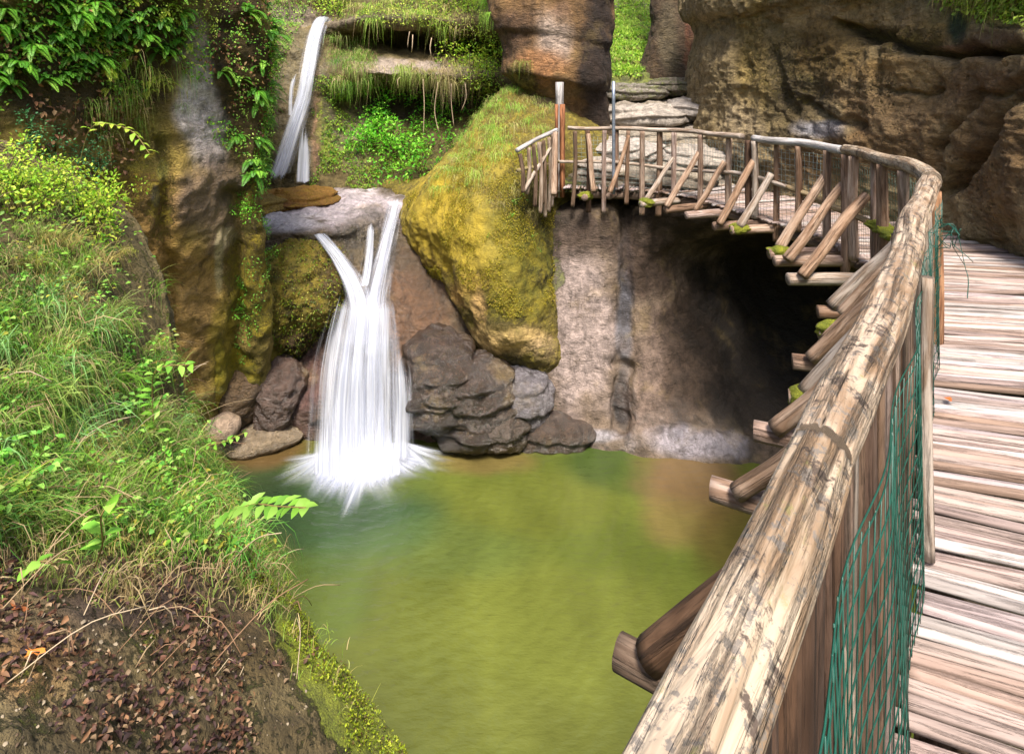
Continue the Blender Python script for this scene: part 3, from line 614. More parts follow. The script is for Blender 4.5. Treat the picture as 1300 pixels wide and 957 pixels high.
# ---------------------------------------------------------------- pool
t = NT('pool_water'); tc = t.attr('tc').outputs['Vector']; col = t.attr('Col').outputs['Vector']
n = t.noise(t.mapv(tc, (1, .55, 1)), 1.6, 4, .55); c = t.mix(1., t.scale(col, t.rng(n, .3, .7, .38, .56, False)), (1.02, .93, 1.25), 'MULTIPLY')
rg_ = t.n('ShaderNodeTexWave', wave_type='RINGS', rings_direction='SPHERICAL', inp={'Vector': t.n('ShaderNodeMapping', inp={'Vector': tc, 'Location': (2.4, -9.2, 4.18)}).outputs[0], 'Scale': 1.6, 'Distortion': 5., 'Detail': 3., 'Detail Scale': 1.2}).outputs['Fac']
h = t.math('ADD', t.noise(t.mapv(tc, (2.2, 5, 1)), 2.2, 4, .55), t.math('MULTIPLY', rg_, .25))
b = t.bsdf(Base_Color=c, Roughness=.06, Normal=t.bump(h, .03, .6)); b.inputs['IOR'].default_value = 1.33
M['pool'] = t.done(b.outputs[0])
ny, nx = 200, 220
yy = np.linspace(1.0, 11.2, ny); xx = np.linspace(-6.5, 8, nx); X, Y = np.meshgrid(xx, yy); P = np.stack([X, Y, X*0+WATER], -1)
px, py = proj(P); wob = fbm(np.stack([X*.9, Y*.9, X*0], -1), 4, seed=3)*1.4
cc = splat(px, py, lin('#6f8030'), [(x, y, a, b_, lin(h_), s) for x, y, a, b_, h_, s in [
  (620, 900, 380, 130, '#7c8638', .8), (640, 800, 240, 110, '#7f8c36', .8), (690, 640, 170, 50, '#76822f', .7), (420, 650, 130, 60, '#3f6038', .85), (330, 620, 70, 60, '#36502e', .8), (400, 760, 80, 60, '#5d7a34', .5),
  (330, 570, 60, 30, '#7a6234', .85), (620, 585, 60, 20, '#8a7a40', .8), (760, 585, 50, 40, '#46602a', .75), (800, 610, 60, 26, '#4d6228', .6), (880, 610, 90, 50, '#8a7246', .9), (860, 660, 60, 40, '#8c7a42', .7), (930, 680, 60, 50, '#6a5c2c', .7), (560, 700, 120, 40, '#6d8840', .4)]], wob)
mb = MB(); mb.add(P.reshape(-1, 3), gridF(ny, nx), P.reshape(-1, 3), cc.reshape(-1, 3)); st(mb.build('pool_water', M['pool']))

# ---------------------------------------------------------------- falling water
def water_mat(name, sx, sy, lo, hi, tint='#eceef6'):
    t = NT(name); tc = t.attr('tc').outputs['Vector']; fade = t.attr('fade').outputs['Fac']
    a = t.noise(t.mapv(tc, (sx, sy, 1)), 1., 5, .6, .15); a2 = t.noise(t.mapv(tc, (sx*.28, sy*.8, 1)), 1., 3, .5, .3)
    f = t.math('ADD', t.math('MULTIPLY', a, .42), t.math('MULTIPLY', a2, .78))
    f = t.math('ADD', f, t.math('MULTIPLY', t.math('SUBTRACT', fade, .5), .9))
    al = t.rng(f, lo, hi)
    al = t.math('MULTIPLY', al, t.rng(fade, .0, .25))
    cst = t.noise(t.mapv(tc, (sx*1.3, sy*.5, 1)), 1., 4, .55, .1)
    wc = t.mix(t.rng(cst, .36, .62), lin('#b0b6cc'), lin(tint))
    d = t.bsdf(Base_Color=wc, Roughness=.5, Normal=t.bump(a, .02, .5)); d.inputs['Specular IOR Level'].default_value = .2
    tl = t.n('ShaderNodeBsdfTranslucent', inp={0: (.6, .62, .7, 1)})
    m1 = t.n('ShaderNodeMixShader', inp={0: .35}); t.link(d.outputs[0], m1.inputs[1]); t.link(tl.outputs[0], m1.inputs[2])
    tr = t.n('ShaderNodeBsdfTransparent'); mx = t.n('ShaderNodeMixShader', inp={0: al})
    t.link(tr.outputs[0], mx.inputs[1]); t.link(m1.outputs[0], mx.inputs[2])
    return t.done(mx.outputs[0])
M['fall'] = water_mat('falling_water', 38, .6, .42, 1.0)
M['fallthin'] = water_mat('falling_water_threads', 60, .35, .5, .85)
M['foam'] = water_mat('foam', 4., .35, .3, 1.15, '#e2e5f0')
def sheet(mb, fades, rows, seed, bulge=.18, nu=70, nv=120, dy=0., edge=.3, top=.05, bot=.06, f0=1.0, amp=.05):
    R = cr(np.array(rows, float), np.linspace(0, len(rows)-1, nv)); u = np.linspace(0, 1, nu)
    pxs = R[:, 0:1]*(1-u)+R[:, 1:2]*u; Yd = R[:, 3:4]+0*u
    P = np.stack(G(pxs, R[:, 2:3]+0*u, Yd), -1)
    wd = np.linalg.norm(P[:, -1]-P[:, 0], axis=1)[:, None]; ln = np.r_[0, np.cumsum(np.linalg.norm(np.diff(P[:, nu//2], axis=0), axis=1))][:, None]
    tc = np.stack([(u-.5)[None]*(.35*wd+.65*wd.mean())+seed*5.3, ln+0*u[None]+seed*2.1, 0*pxs], -1)
    b = bulge*(1-(2*u-1)**2)[None]*np.minimum(1, wd)+amp*fbm(np.stack([u[None]*6+0*ln, ln*.5+0*u[None], 0*pxs+seed], -1), 3, seed=seed)
    P[..., 1] -= b+dy
    w = np.linspace(0, 1, nv)[:, None]
    fd = np.clip(np.minimum(u, 1-u)[None]/edge, 0, 1)**.8*np.clip(w/top, 0, 1)*np.clip((1-w)/bot, 0, 1)*f0
    mb.add(P.reshape(-1, 3), gridF(nv, nu), tc.reshape(-1, 3)); fades.append(fd.ravel())
def fall(name, mat, sheets, parent):
    mb = MB(); fd = []
    for kw in sheets: sheet(mb, fd, **kw)
    return mb.build(name, mat, parent, extra={'fade': np.concatenate(fd)})
lf = empty('waterfall', G(460, 590, 9.5)); tag(lf, 'broad silky lower waterfall joining two white streams and spreading into the pool', 'waterfall')
def rel(o, root):
    me = o.data; n = len(me.vertices); a = np.empty(n*3, np.float32); me.vertices.foreach_get('co', a)
    me.vertices.foreach_set('co', (a.reshape(-1, 3)-np.array(root.location)).astype(np.float32).ravel()); me.update(); return o
left = [(384, 402, 284, 11.15), (398, 424, 300, 10.75), (418, 452, 330, 10.35), (430, 478, 365, 10.0), (430, 488, 400, 9.85), (420, 492, 440, 9.72)]
right = [(494, 522, 244, 13.3), (488, 518, 262, 12.7), (478, 512, 295, 12.0), (462, 508, 335, 11.2), (448, 506, 375, 10.5), (440, 508, 420, 9.95), (436, 510, 450, 9.75)]
body = [(440, 498, 352, 10.2), (424, 510, 385, 9.92), (410, 518, 420, 9.78), (398, 524, 460, 9.65), (391, 528, 500, 9.55), (387, 531, 540, 9.42), (385, 534, 575, 9.28), (384, 536, 592, 9.2)]
bodyw = [(a-9, b+7, c, d) for a, b, c, d in body]
hump = [(486, 520, 415, 9.75), (484, 528, 450, 9.55), (482, 534, 490, 9.45), (480, 536, 530, 9.38), (478, 538, 585, 9.2)]
rel(fall('left_stream', M['fall'], [dict(rows=left, seed=1+k, f0=.72, dy=k*.06, top=.15, edge=.45) for k in (0, 1)], lf), lf)
rel(fall('right_stream', M['fall'], [dict(rows=right, seed=3+k, f0=.68, dy=k*.08, edge=.5, top=.12) for k in (0, 1)], lf), lf)
rel(fall('main_veil', M['fall'], [dict(rows=bodyw, seed=6, f0=.7, bulge=.3, top=.15), dict(rows=body, seed=7, f0=.56, dy=.1, bulge=.3, top=.3), dict(rows=[(a+12, b-20, c, d) for a, b, c, d in body], seed=8, f0=.62, dy=.16, bulge=.3, top=.4), dict(rows=hump, seed=9, f0=.72, dy=.05, edge=.5, top=.4)], lf), lf)
thr = [(404+0, 412, 290, 11.0), (408, 418, 325, 10.6), (412, 422, 340, 10.5)]
th2 = [(446, 454, 268, 11.9), (448, 456, 300, 11.4), (456, 464, 330, 10.9)]
th3 = [(468, 484, 262, 12.6), (466, 486, 290, 12.0), (458, 488, 330, 11.2), (450, 486, 356, 10.6)]
low = [(394, 526, 460, 9.6), (391, 528, 480, 9.55), (388, 531, 530, 9.42), (386, 533, 565, 9.28), (385, 535, 594, 9.17)]
for q_ in (dict(rows=th3, seed=14, nu=16, f0=.7, dy=.35, edge=.5, top=.3),): rel(fall('water_thread', M['fallthin'], [q_], lf), lf)
rel(fall('thread_curtain', M['fallthin'], [dict(rows=low, seed=15, dy=.1, bulge=.3, edge=.25, top=.75, f0=.8)], lf), lf)
# foam where the fall meets the pool
mb = MB(); fd = []
def foam(cx_, cy_, rx, ry, seed, hgt=.16, th0=-.1, th1=1.1, f0=1.):
    c = np.array(GZ(cx_, cy_, WATER+.012)); nt_, nr_ = 200, 40
    th = np.linspace(pi*th0, pi*th1, nt_); r = np.linspace(0, 1, nr_)[:, None]
    q = .85+.45*fbm(np.stack([np.cos(th)*2.5, np.sin(th)*2.5, th*0+seed], -1), 4, seed=seed)
    q = np.clip(q, .3, 1.2)
    P = np.stack([c[0]+np.cos(th)*r*rx*q, c[1]-np.sin(th)*r*ry*q, c[2]+hgt*(1-r)**2+0*th+.004*seed], -1)
    tc = np.stack([th[None]*1.9+0*r, r*1.6+0*th[None], 0*r+seed+0*th[None]], -1)
    mb.add(P.reshape(-1, 3), gridF(nr_, nt_), tc.reshape(-1, 3)); fd.append((f0*np.clip(1.3*(1-r)**1.1, 0, 1.15)*np.clip(np.minimum(th-th[0], th[-1]-th)/.35, 0, 1)[None]).ravel())
foam(456, 582, 1.5, 1.5, 1, .2, f0=.95); foam(470, 584, 1.1, 1.5, 2, .22, f0=1.); foam(510, 574, 1.5, .8, 3, .18, f0=.95); foam(420, 584, 1.0, 1.1, 4, .16, f0=.9); foam(465, 578, 1.9, 1.0, 5, .15, f0=.85); foam(444, 590, 1.0, 1.1, 6, .16, f0=1.); foam(490, 588, 1.0, .9, 7, .16, f0=1.)
rel(mb.build('foam', M['foam'], lf, extra={'fade': np.concatenate(fd)}), lf)
uf = empty('waterfall', G(375, 235, 15)); tag(uf, 'narrow upper waterfall sliding down a slanting channel between ferns and mossy rock', 'waterfall')
up = [(402, 432, 20, 18.0), (392, 424, 34, 17.2), (384, 418, 62, 16.5), (378, 412, 95, 15.9), (372, 406, 125, 15.6), (360, 396, 160, 15.2), (348, 386, 195, 14.9), (336, 372, 232, 14.5)]
side = [(376, 392, 80, 16.0), (366, 380, 110, 15.7), (366, 376, 150, 15.4)]
s2 = [(386, 402, 130, 15.5), (382, 402, 170, 15.1), (378, 404, 205, 14.9), (376, 404, 232, 14.6)]
rel(fall('main_veil', M['fall'], [dict(rows=up, seed=21, f0=.82, dy=.15, edge=.45), dict(rows=up, seed=22, f0=.6, dy=.25, edge=.45), dict(rows=[(a+6, b-9, c, d) for a, b, c, d in up], seed=23, f0=.75, dy=.32, edge=.5)], uf), uf)
for q_ in (dict(rows=s2, seed=24, dy=.2, nu=30, top=.5, edge=.4, f0=.85), dict(rows=side, seed=25, dy=.1, nu=20, f0=.7, top=.4, edge=.5)): rel(fall('water_thread', M['fallthin'], [q_], uf), uf)
# thin sheet of water running over the plateau
# ---------------------------------------------------------------- boardwalk and its railing
RAILH = 1.07
RP = [(-1.3, -1.5), (-.75, -.75), (-.12, .18), (.145, .5125), (.22, .603), (.374, .791), (.554, 1.025), (.766, 1.289), (1.034, 1.61), (1.445, 2.148), (1.943, 2.82), (2.68, 3.76), (3.12, 4.38), (3.44, 5.3), (3.69, 6.83), (3.49, 7.78), (3.23, 8.84), (2.91, 9.8), (2.49, 10.25), (1.99, 10.5), (1.36, 10.6), (.80, 10.7), (.09, 9.8)]
PL, PS = smooth_line([(x, y, 0) for x, y in RP[:-1]], .02)
PL = PL[:, :2]; TG = np.gradient(PL, axis=0); TG /= np.linalg.norm(TG, axis=1)[:, None]; NR = np.stack([TG[:, 1], -TG[:, 0]], 1)   # inward (deck side)
def at(s, off=0., z=0.):
    i = np.interp(s, PS, np.arange(len(PS))); k = np.arange(len(PS))
    p = np.array([np.interp(i, k, PL[:, 0]), np.interp(i, k, PL[:, 1])]); n = np.array([np.interp(i, k, NR[:, 0]), np.interp(i, k, NR[:, 1])])
    return np.array([p[0]+n[0]*off, p[1]+n[1]*off, z])
PXR = CX+F*PL[:, 0]/np.maximum(PL[:, 1], .05)
icor = int(np.argmax(np.where(PL[:, 1] > .3, PXR, -1e9)))
SCOR = PS[icor]
def s_of_px(px, far):
    """arc length where the railing line is seen in this photo column"""
    if far: a, b = PXR[icor:][::-1], PS[icor:][::-1]
    else:
        i0 = np.argmax(PL[:, 1] > .3); a, b = PXR[i0:icor+1], PS[i0:icor+1]
    return float(np.interp(px, a, b))
def rail_pt(px, py, far, off=0.):
    p = at(s_of_px(px, far)); y = p[1]
    g = np.array(G(px, py, y)); return g+np.array([p[0]-p[0], -off, 0])
rs = RS(5)
M['w_deck'] = wood_mat('wood_deck', '#aca29e', '#9e948f', '#7d7068', bumps=.7, grain=1.2)
M['w_stick'] = wood_mat('wood_sticks', '#b0a296', '#84705f', '#46382c')
M['w_dark'] = wood_mat('wood_dark_sticks', '#7c6858', '#584638', '#2a2018')
M['w_rail'] = wood_mat('wood_handrail', '#ab9a86', '#7d664f', '#382b22', lichen=1.15, bumps=1.6, grain=.8)
M['w_brown'] = wood_mat('wood_brown', '#a87e5e', '#80583e', '#40291c')
M['w_grey'] = wood_mat('wood_grey', '#b8b2b0', '#8a8480', '#504844')
M['wire'] = plain('wire_green', '#14463a', .4, .0)
M['wire2'] = plain('wire_grey', '#8a9a94', .5, .3)
M['mosspad'] = rock_mat('moss_cushion', '#8c8e22', '#5f6a18', streak=0)
M['metal'] = plain('galvanised', '#8e96a6', .4, .7)

walk = empty('boardwalk', (2, 4, 0)); tag(walk, 'curving boardwalk of pale split logs laid crosswise over the gorge', 'boardwalk')
def ang(y, s):
    if s <= SCOR+.9: return np.interp(y, [-2, 0, 1.66, 4, 5.2], [-36, -30, -23, -11, -5])
    t = at(s); a = math.degrees(math.atan2(*( -NR[int(np.interp(s, PS, np.arange(len(PS))))][::-1]*-1)))
    return a
s = .35; near_n = 0; rest = MB(); planks = []
while s < PS[-1]-.1:
    p = at(s); i = int(np.interp(s, PS, np.arange(len(PS)))); nr = NR[i]
    a = np.interp(p[1], [-2, 0, 1.66, 4, 5.2], [-36, -30, -23, -11, -7]); af = math.degrees(math.atan2(nr[1], nr[0]))
    wgt = sst(SCOR+.2, SCOR+3., s); a = a*(1-wgt)+af*wgt
    d = np.array([cos(radians(a)), sin(radians(a))]); 
    tt = TG[i]; sp = abs(d[0]*tt[1]-d[1]*tt[0])
    planks.append((s, p, d)); s += (.050+.009*rs.rand())/max(sp, .5)
cols_ = ['#ffffff', '#f0e2dc', '#e6d6d2', '#fff2ea', '#dcc8bc', '#f6ecf0', '#cdb6a4']
for k, (s_, p, d) in enumerate(planks):
    ln = 1.75+.1*rs.rand(); off = .0-.05*rs.rand()
    if p[1] < 3.2: off += .05
    r = .0165+.003*rs.rand()
    jit = radians(rs.randn()*1.1); dd = np.array([d[0]*cos(jit)-d[1]*sin(jit), d[0]*sin(jit)+d[1]*cos(jit)])
    st_ = np.array([p[0]+dd[0]*off, p[1]+dd[1]*off, -.022+rs.randn()*.005]); 
    pts = [st_+np.array([dd[0], dd[1], 0])*ln*f+np.array([0, 0, rs.randn()*.005])+np.array([-dd[1], dd[0], 0])*rs.randn()*.006 for f in (0, .33, .66, 1)]
    col = lin(cols_[rs.randint(len(cols_))])*(.7+.45*rs.rand())
    near = p[1] > .15 and near_n < 99
    mb = MB() if near else rest
    tube(mb, pts, [r*.93, r, r*1.02, r], seg=22 if p[1] < 4 else 10, step=.035 if p[1] < 4 else .12, amp=.15, seed=k+1, col=col, k=1.9, m=1.5, flat=1.25)
    if near: near_n += 1; rel(mb.build('plank', M['w_deck'], walk), walk)
o = rel(rest.build('plank', M['w_deck'], walk), walk); o['kind'] = 'stuff'
# bearers under the deck following the path
for off in (.12, .85, 1.5):
    mb = MB(); ss = np.arange(.2, PS[-1]-.2, .4); tube(mb, [at(q, off, -.155) for q in ss], .065, seg=9, step=.15, amp=.08, seed=int(off*10), col=(.8, .8, .8)); rel(mb.build('bearer', M['w_dark'], walk), walk)
# outrigger beams: (tip px, py, direction angle, length, mossy)
beams = [(785, 826, -33, .9, 0), (903, 619, -30, .9, 0), (957, 546, -26, .9, 0), (1001, 504, -22, .7, 1), (1006, 458, -18, .9, 0), (1038, 420, -16, .6, 1), (1038, 395, -12, .7, 0), (1000, 354, -2, 1.2, 0), (983, 331, -1, 1.2, 0), (976, 322, 2, 1.0, 1),
         (928, 292, 6, 1.2, 1), (906, 287, 10, 1.2, 0), (871, 273, 15, 1.0, 0), (844, 266, 20, .9, 0), (813, 259, 25, .8, 1), (773, 249, 60, .7, 0), (742, 251, 75, .6, 1), (703, 247, 85, .5, 0)]
def mosspad(mb, ex, c, r, seed):
    u = np.linspace(0, 2*pi, 25); v = np.linspace(.05, pi-.05, 14); Vv, U = np.meshgrid(v, u, indexing='ij')
    D = np.stack([np.sin(Vv)*np.cos(U), np.sin(Vv)*np.sin(U), np.cos(Vv)], -1)
    P = D*np.array(r)*(1+.45*fbm(D*2.5+seed, 4, seed=seed))[..., None]; P[:, -1] = P[:, 0]; P = P+np.array(c)
    mb.add(P.reshape(-1, 3), gridF(14, 25)[:, ::-1], P.reshape(-1, 3), lin('#7a7a20')); 
for k, (bx, by, a, ln, ms) in enumerate(beams):
    z = -.13; tip = np.array(GZ(bx, by, z)); d = np.array([cos(radians(a)), sin(radians(a)), 0]); r = .052 if k < 11 else .045
    if 6 < k: r = .058
    mb = MB(); tube(mb, [tip, tip+d*ln*.5+np.array([0, 0, .008]), tip+d*ln], [r, r*1.05, r], seg=16 if k < 8 else 10, step=.05, amp=.09, seed=60+k, col=lin(cols_[k % 7])*.95)
    rel(mb.build('beam', M['w_stick'] if k > 1 else M['w_stick'] if k == 1 else M['w_dark'], walk), walk)
    if ms:
        mb = MB(); mosspad(mb, None, tip+d*.12+np.array([0, 0, .02]), (.13, .09, .075), k)
        if k == 3 or k == 5: mosspad(mb, None, tip+d*.3+np.array([0, 0, .03]), (.12, .06, .05), k+30)
        n_ = 14*25*(2 if k in (3, 5) else 1)
        o = rel(mb.build('moss_cushion', M['mosspad'], walk, extra={'moss': np.full(n_, .95), 'wet': np.zeros(n_)}), walk)

rail = empty('log_railing', (2.2, 4, 0)); tag(rail, 'rustic log railing with round handrail and slanting props along the boardwalk', 'railing')
def stick(name, pts, r, mat='w_stick', seed=0, seg=12, amp=.1, col=(1, 1, 1), step=.05, **kw):
    mb = MB(); tube(mb, pts, r, seg=seg, step=step, amp=amp, seed=seed, col=col, **kw); return rel(mb.build(name, M[mat], rail), rail)
# handrail: near log, long log, then thinner ones round the bend
SJ = s_of_px(1046, False)
def rl(s0, s1, r0, r1, step=.25, lift=0., dx=0.):
    ss = np.arange(s0, s1+1e-6, step); return [at(q, dx, RAILH+lift+.008*sin(q*5)) for q in ss], np.linspace(r0, r1, len(ss))
p, r = rl(.3, SJ+.03, .047, .047, .12); stick('handrail', p, r, 'w_rail', 71, seg=90, amp=.14, step=.012, k=2.4, m=1.1, cuts=[(.98, 1.75, .13, .16, .03), (.93, 1.5, .05, .22, .02), (1.25, 2.2, .22, .05, .016), (1.5, 1.2, .2, .045, .014), (1.1, .9, .3, .04, .012), (1.62, 1.75, .1, .04, .014)])
p, r = rl(SJ-.02, SCOR-.02, .05, .06, .2, .004); r[0] *= .9; stick('handrail', p, r, 'w_rail', 72, seg=80, amp=.12, step=.015, k=2.2, m=1.3, col=(1., .97, .97), cuts=[(.12, 1.6, .16, .05, .02), (.4, 2.1, .2, .035, .01), (1.2, 1.4, .3, .03, .01), (2.2, 1.7, .4, .03, .01)])
s2_, s3_ = s_of_px(1068, True), s_of_px(940, True)
p, r = rl(SCOR-.03, s2_, .062, .055, .2, .012); stick('handrail', p, r, 'w_rail', 73, seg=24, amp=.12, step=.04)
p, r = rl(s2_-.05, s3_, .052, .046, .3, .0); stick('handrail', p, r, 'w_grey', 74, seg=14, amp=.1, step=.06)
s4_ = s_of_px(705, True)
p, r = rl(s3_-.05, s4_, .042, .036, .4, .0); stick('handrail', p, r, 'w_stick', 75, seg=12, amp=.1, step=.06)
stick('handrail', [np.array(G(707, 165, 10.65)), np.array(G(682, 176, 10.2)), np.array(G(656, 191, 9.8))], [.04, .036, .04], 'w_grey', 76, seg=10)
# mid rail
mid = [(1172, 330, 0), (1133, 301, 1), (1097, 278, 1), (1057, 262, 1), (1026, 247, 1), (1000, 237, 1), (939, 220, 1), (861, 215, 1), (784, 206, 1), (708, 205, 1)]
mp = [rail_pt(a, b, True, .0) for a, b, f in mid[1:]]
p0 = at(SCOR-.5, -.02, .5); stick('mid_rail', [p0]+mp[:5], .034, 'w_stick', 77, seg=12, amp=.14, col=(.95, .85, .55))
stick('mid_rail', mp[4:], .03, 'w_stick', 78, seg=10, amp=.12)
stick('mid_rail', [np.array(G(708, 205, 10.65)), np.array(G(657, 216, 9.8))], .032, 'w_stick', 79, seg=9, col=(.8, .8, .45))
mb = MB(); 
for q in (0, .12, .26): mosspad(mb, None, mp[0]*(1-q*2)+mp[1]*q*2+np.array([0, 0, .02]), (.09, .12, .05), int(q*100))
rel(mb.build('moss_cushion', M['mosspad'], rail, extra={'moss': np.full(3*350, .95), 'wet': np.zeros(3*350)}), rail)
# posts on the far side of the bend: photo columns
fp = [1163, 1151.5, 1124, 1104.5, 1087.6, 1077, 1068, 1053.6, 1016, 982, 960, 952, 922, 891, 857, 836, 816, 798, 782.6, 767.5, 746]
for k, px in enumerate(fp):
    s_ = s_of_px(px, True); r = (.047 if px > 1040 else .043)*(1+.15*rs.randn()*.5); off = -.03 if k % 3 else .05
    zb = -.28 if k % 2 else -.04
    if px in (816, 836, 767.5, 746): zb = -.45
    tp = at(s_, off, RAILH-.035); bt = at(s_+rs.randn()*.02, off, zb)
    stick('post', [tp, (tp+bt)/2+rs.randn(3)*.008, bt], [r*.95, r, r*1.05], 'w_dark' if px in (952, 1068, 746) else 'w_stick', 80+k, seg=12, amp=.1, col=lin(cols_[rs.randint(7)])*(.75+.2*rs.rand()))
# posts between camera and corner, standing on the deck edge
for k, (px, off, zb, r, mt) in enumerate([(1165, .07, .0, .021, 'w_stick'), (1158, -.04, -.3, .045, 'w_dark'), (1176, -.02, -.3, .05, 'w_stick'), (1120, -.03, -.35, .05, 'w_dark'), (1060, -.02, -.35, .05, 'w_stick'), (1181, .02, -.2, .05, 'w_brown')]):
    s_ = s_of_px(px if px != 1165 else 1148, False); tp = at(s_, off, RAILH-.05); bt = at(s_, off, zb)
    stick('post', [tp, (tp+bt)/2+rs.randn(3)*.006, bt], [r*.9, r, r*1.1], mt, 120+k, seg=20, amp=.12)
# palisade slats outside the wire, dense near the camera
sl = np.arange(s_of_px(900, False), s_of_px(1150, False), .082)
for k, s_ in enumerate(sl):
    s_ += rs.randn()*.01; r = .027+.01*rs.rand(); off = .0-.015*rs.rand(); zb = -.5-.2*rs.rand(); tl = rs.randn()*.02
    tp = at(s_, off, RAILH-.03); bt = at(s_+tl, off, zb)
    stick('slat', [tp, (tp+bt)/2+rs.randn(3)*.006, bt], [r, r, r], 'w_dark' if rs.rand() < .6 else 'w_stick', 140+k, seg=16, amp=.16, col=lin(cols_[rs.randint(7)])*(.55+.35*rs.rand()))
# left end: sticks under the sloping rail
for k, (xt, yt, xb, yb, yd) in enumerate([(671, 187, 669, 246, 10.0), (677, 183, 679, 262, 10.1), (684, 180, 686, 270, 10.2), (690, 178, 689, 258, 10.3), (697, 174, 697, 268, 10.4), (660, 195, 664, 244, 9.85), (701, 170, 700, 262, 10.5), (730, 166, 727, 262, 10.6), (688, 180, 692, 275, 10.5)]):
    stick('post', [G(xt, yt, yd), G((xt+xb)/2+2, (yt+yb)/2, yd), G(xb, yb, yd)], .036, 'w_dark' if k % 2 else 'w_stick', 180+k, seg=9, col=(.85, .8, .75))
# slanting props from the beam tips up to the posts
br = [(665, 242, 699, 187, 1, .032), (703, 247, 705, 168, 1, .05), (753.6, 243, 746.6, 170, 1, .045), (774, 244, 798, 172, 1, .04), (820, 253, 855, 200, 1, .042), (846, 262, 888, 192, 1, .046), (882, 267, 920, 205, 1, .044), (913, 284, 957, 204, 1, .05), (939, 287, 979, 220, 1, .05),
      (990, 314, 1048, 222, 1, .052), (999, 329, 1070, 234, 1, .052), (1018, 350, 1100, 248, 1, .052), (1056, 388, 1133, 307, 0, .06), (1068, 398, 1118, 352, 0, .055), (1029, 455, 1100, 392, 0, .055), (1048, 432, 1108, 366, 0, .05), (1022, 497, 1062, 450, 0, .05), (984, 544, 1040, 492, 0, .05), (935, 625, 1000, 556, 0, .045), (826, 832, 930, 700, 0, .062)]
for k, (x0, y0, x1, y1, far, r) in enumerate(br):
    bot = np.array(GZ(x0, y0, -.075)); 
    s1 = s_of_px(x1, bool(far)); tp = np.array(G(x1, y1, at(s1)[1]-.05))
    if not far:
        q = bot[:2]+np.array([.75, -.33])*.45; s1 = PS[np.argmin(np.hypot(PL[:, 0]-q[0], PL[:, 1]-q[1]))]
        tp = at(s1, -.06, .62); r *= .85
    if 665 <= x0 <= 704: bot = np.array(G(x0, y0, 9.85)); tp = np.array(G(x1, y1, 10.4))
    if x0 in (753.6, 774): bot = np.array(G(x0, y0, 10.2))
    stick('prop', [bot, bot*.65+tp*.35+rs.randn(3)*.008, bot*.3+tp*.7+rs.randn(3)*.008, tp], [r*(.9+.25*rs.rand()), r, r*(.85+.2*rs.rand()), r*.88], 'w_dark' if k == 19 else 'w_stick', 200+k, seg=16 if k > 8 else 10, amp=.1, col=lin(['#ffffff', '#f4e4d6', '#ecd9c8', '#e4cdb8'][k % 4])*(1.0 if k < 12 else .85))
# wire mesh
mb = MB(); mb2 = MB()
s0 = s_of_px(940, False); sE = s_of_px(1040, True)
def wsurf(s_, z, j=0.): return at(s_, .055+.012*sin(s_*9+z*3)+j, z)
sg = s0; k = 0
while sg < PS[-1]-.3:
    green = sg < sE; top = .97-.03*rs.rand() if sg > SJ+.8 else .93+.02*sin(sg*7)
    b = mb if green else mb2
    tube(b, [wsurf(sg+rs.randn()*.001, zz, rs.randn()*.001) for zz in np.linspace(.0, top, 5)], .0015 if green else .0022, seg=4, step=.2, seed=k); k += 1
    sg += .05 if green else .075
for zz in list(np.arange(.02, .95, .075))+[.955]:
    ss = np.arange(s0, sE, .08); tube(mb, [wsurf(q, zz+.003*sin(q*11+zz*9)+.012*sin(q*1.7), 0) for q in ss], .0017, seg=4, step=.05, seed=k)
    ss = np.arange(sE, PS[-1]-.3, .2); tube(mb2, [wsurf(q, zz) for q in ss], .0022, seg=4, step=.2, seed=k)
for j in range(9):
    c = at(s_of_px(1172, False)+.1*rs.rand(), .07, .78+.2*rs.rand()); pts = [c]
    for q in range(5): pts.append(pts[-1]+np.array([rs.randn()*.05, rs.randn()*.05, rs.randn()*.06+(.01 if q < 2 else -.03)]))
    tube(mb, pts, .0024, seg=4, step=.02, seed=j)
rel(mb.build('wire_mesh', M['wire'], rail), rail); rel(mb2.build('wire_mesh', M['wire2'], rail), rail)

# sign post of two boards and the steel pole behind the railing
sp = empty('wooden_post', G(712, 250, 10.9)); tag(sp, 'short wooden post, grey above and orange-brown below, behind the left corner of the railing', 'post')
mb = MB(); tube(mb, [G(710.5, 104, 10.9), G(710.5, 250, 10.9)], .075, seg=4, step=.3, amp=.0, seed=1); rel(mb.build('grey_board', M['w_grey'], sp, smooth=False), sp)
mb = MB(); tube(mb, [G(714, 132, 10.8), G(714, 250, 10.8)], .05, seg=4, step=.3, seed=2, col=(.9, .72, .6)); rel(mb.build('brown_board', M['w_brown'], sp, smooth=False), sp)
mb = MB(); tube(mb, [G(706.5, 132, 10.82), G(706.5, 250, 10.82)], .03, seg=4, step=.3, seed=3, col=(.9, .72, .6)); rel(mb.build('brown_board', M['w_brown'], sp, smooth=False), sp)
mb = MB(); tube(mb, [G(779, 103, 10.3), G(779, 246, 10.3)], .03, seg=12, step=.3, smoothpath=True); o = reorigin(mb.build('metal_pole', M['metal']), G(779, 246, 10.3)); tag(o, 'thin grey steel pole standing behind the far railing', 'pole')
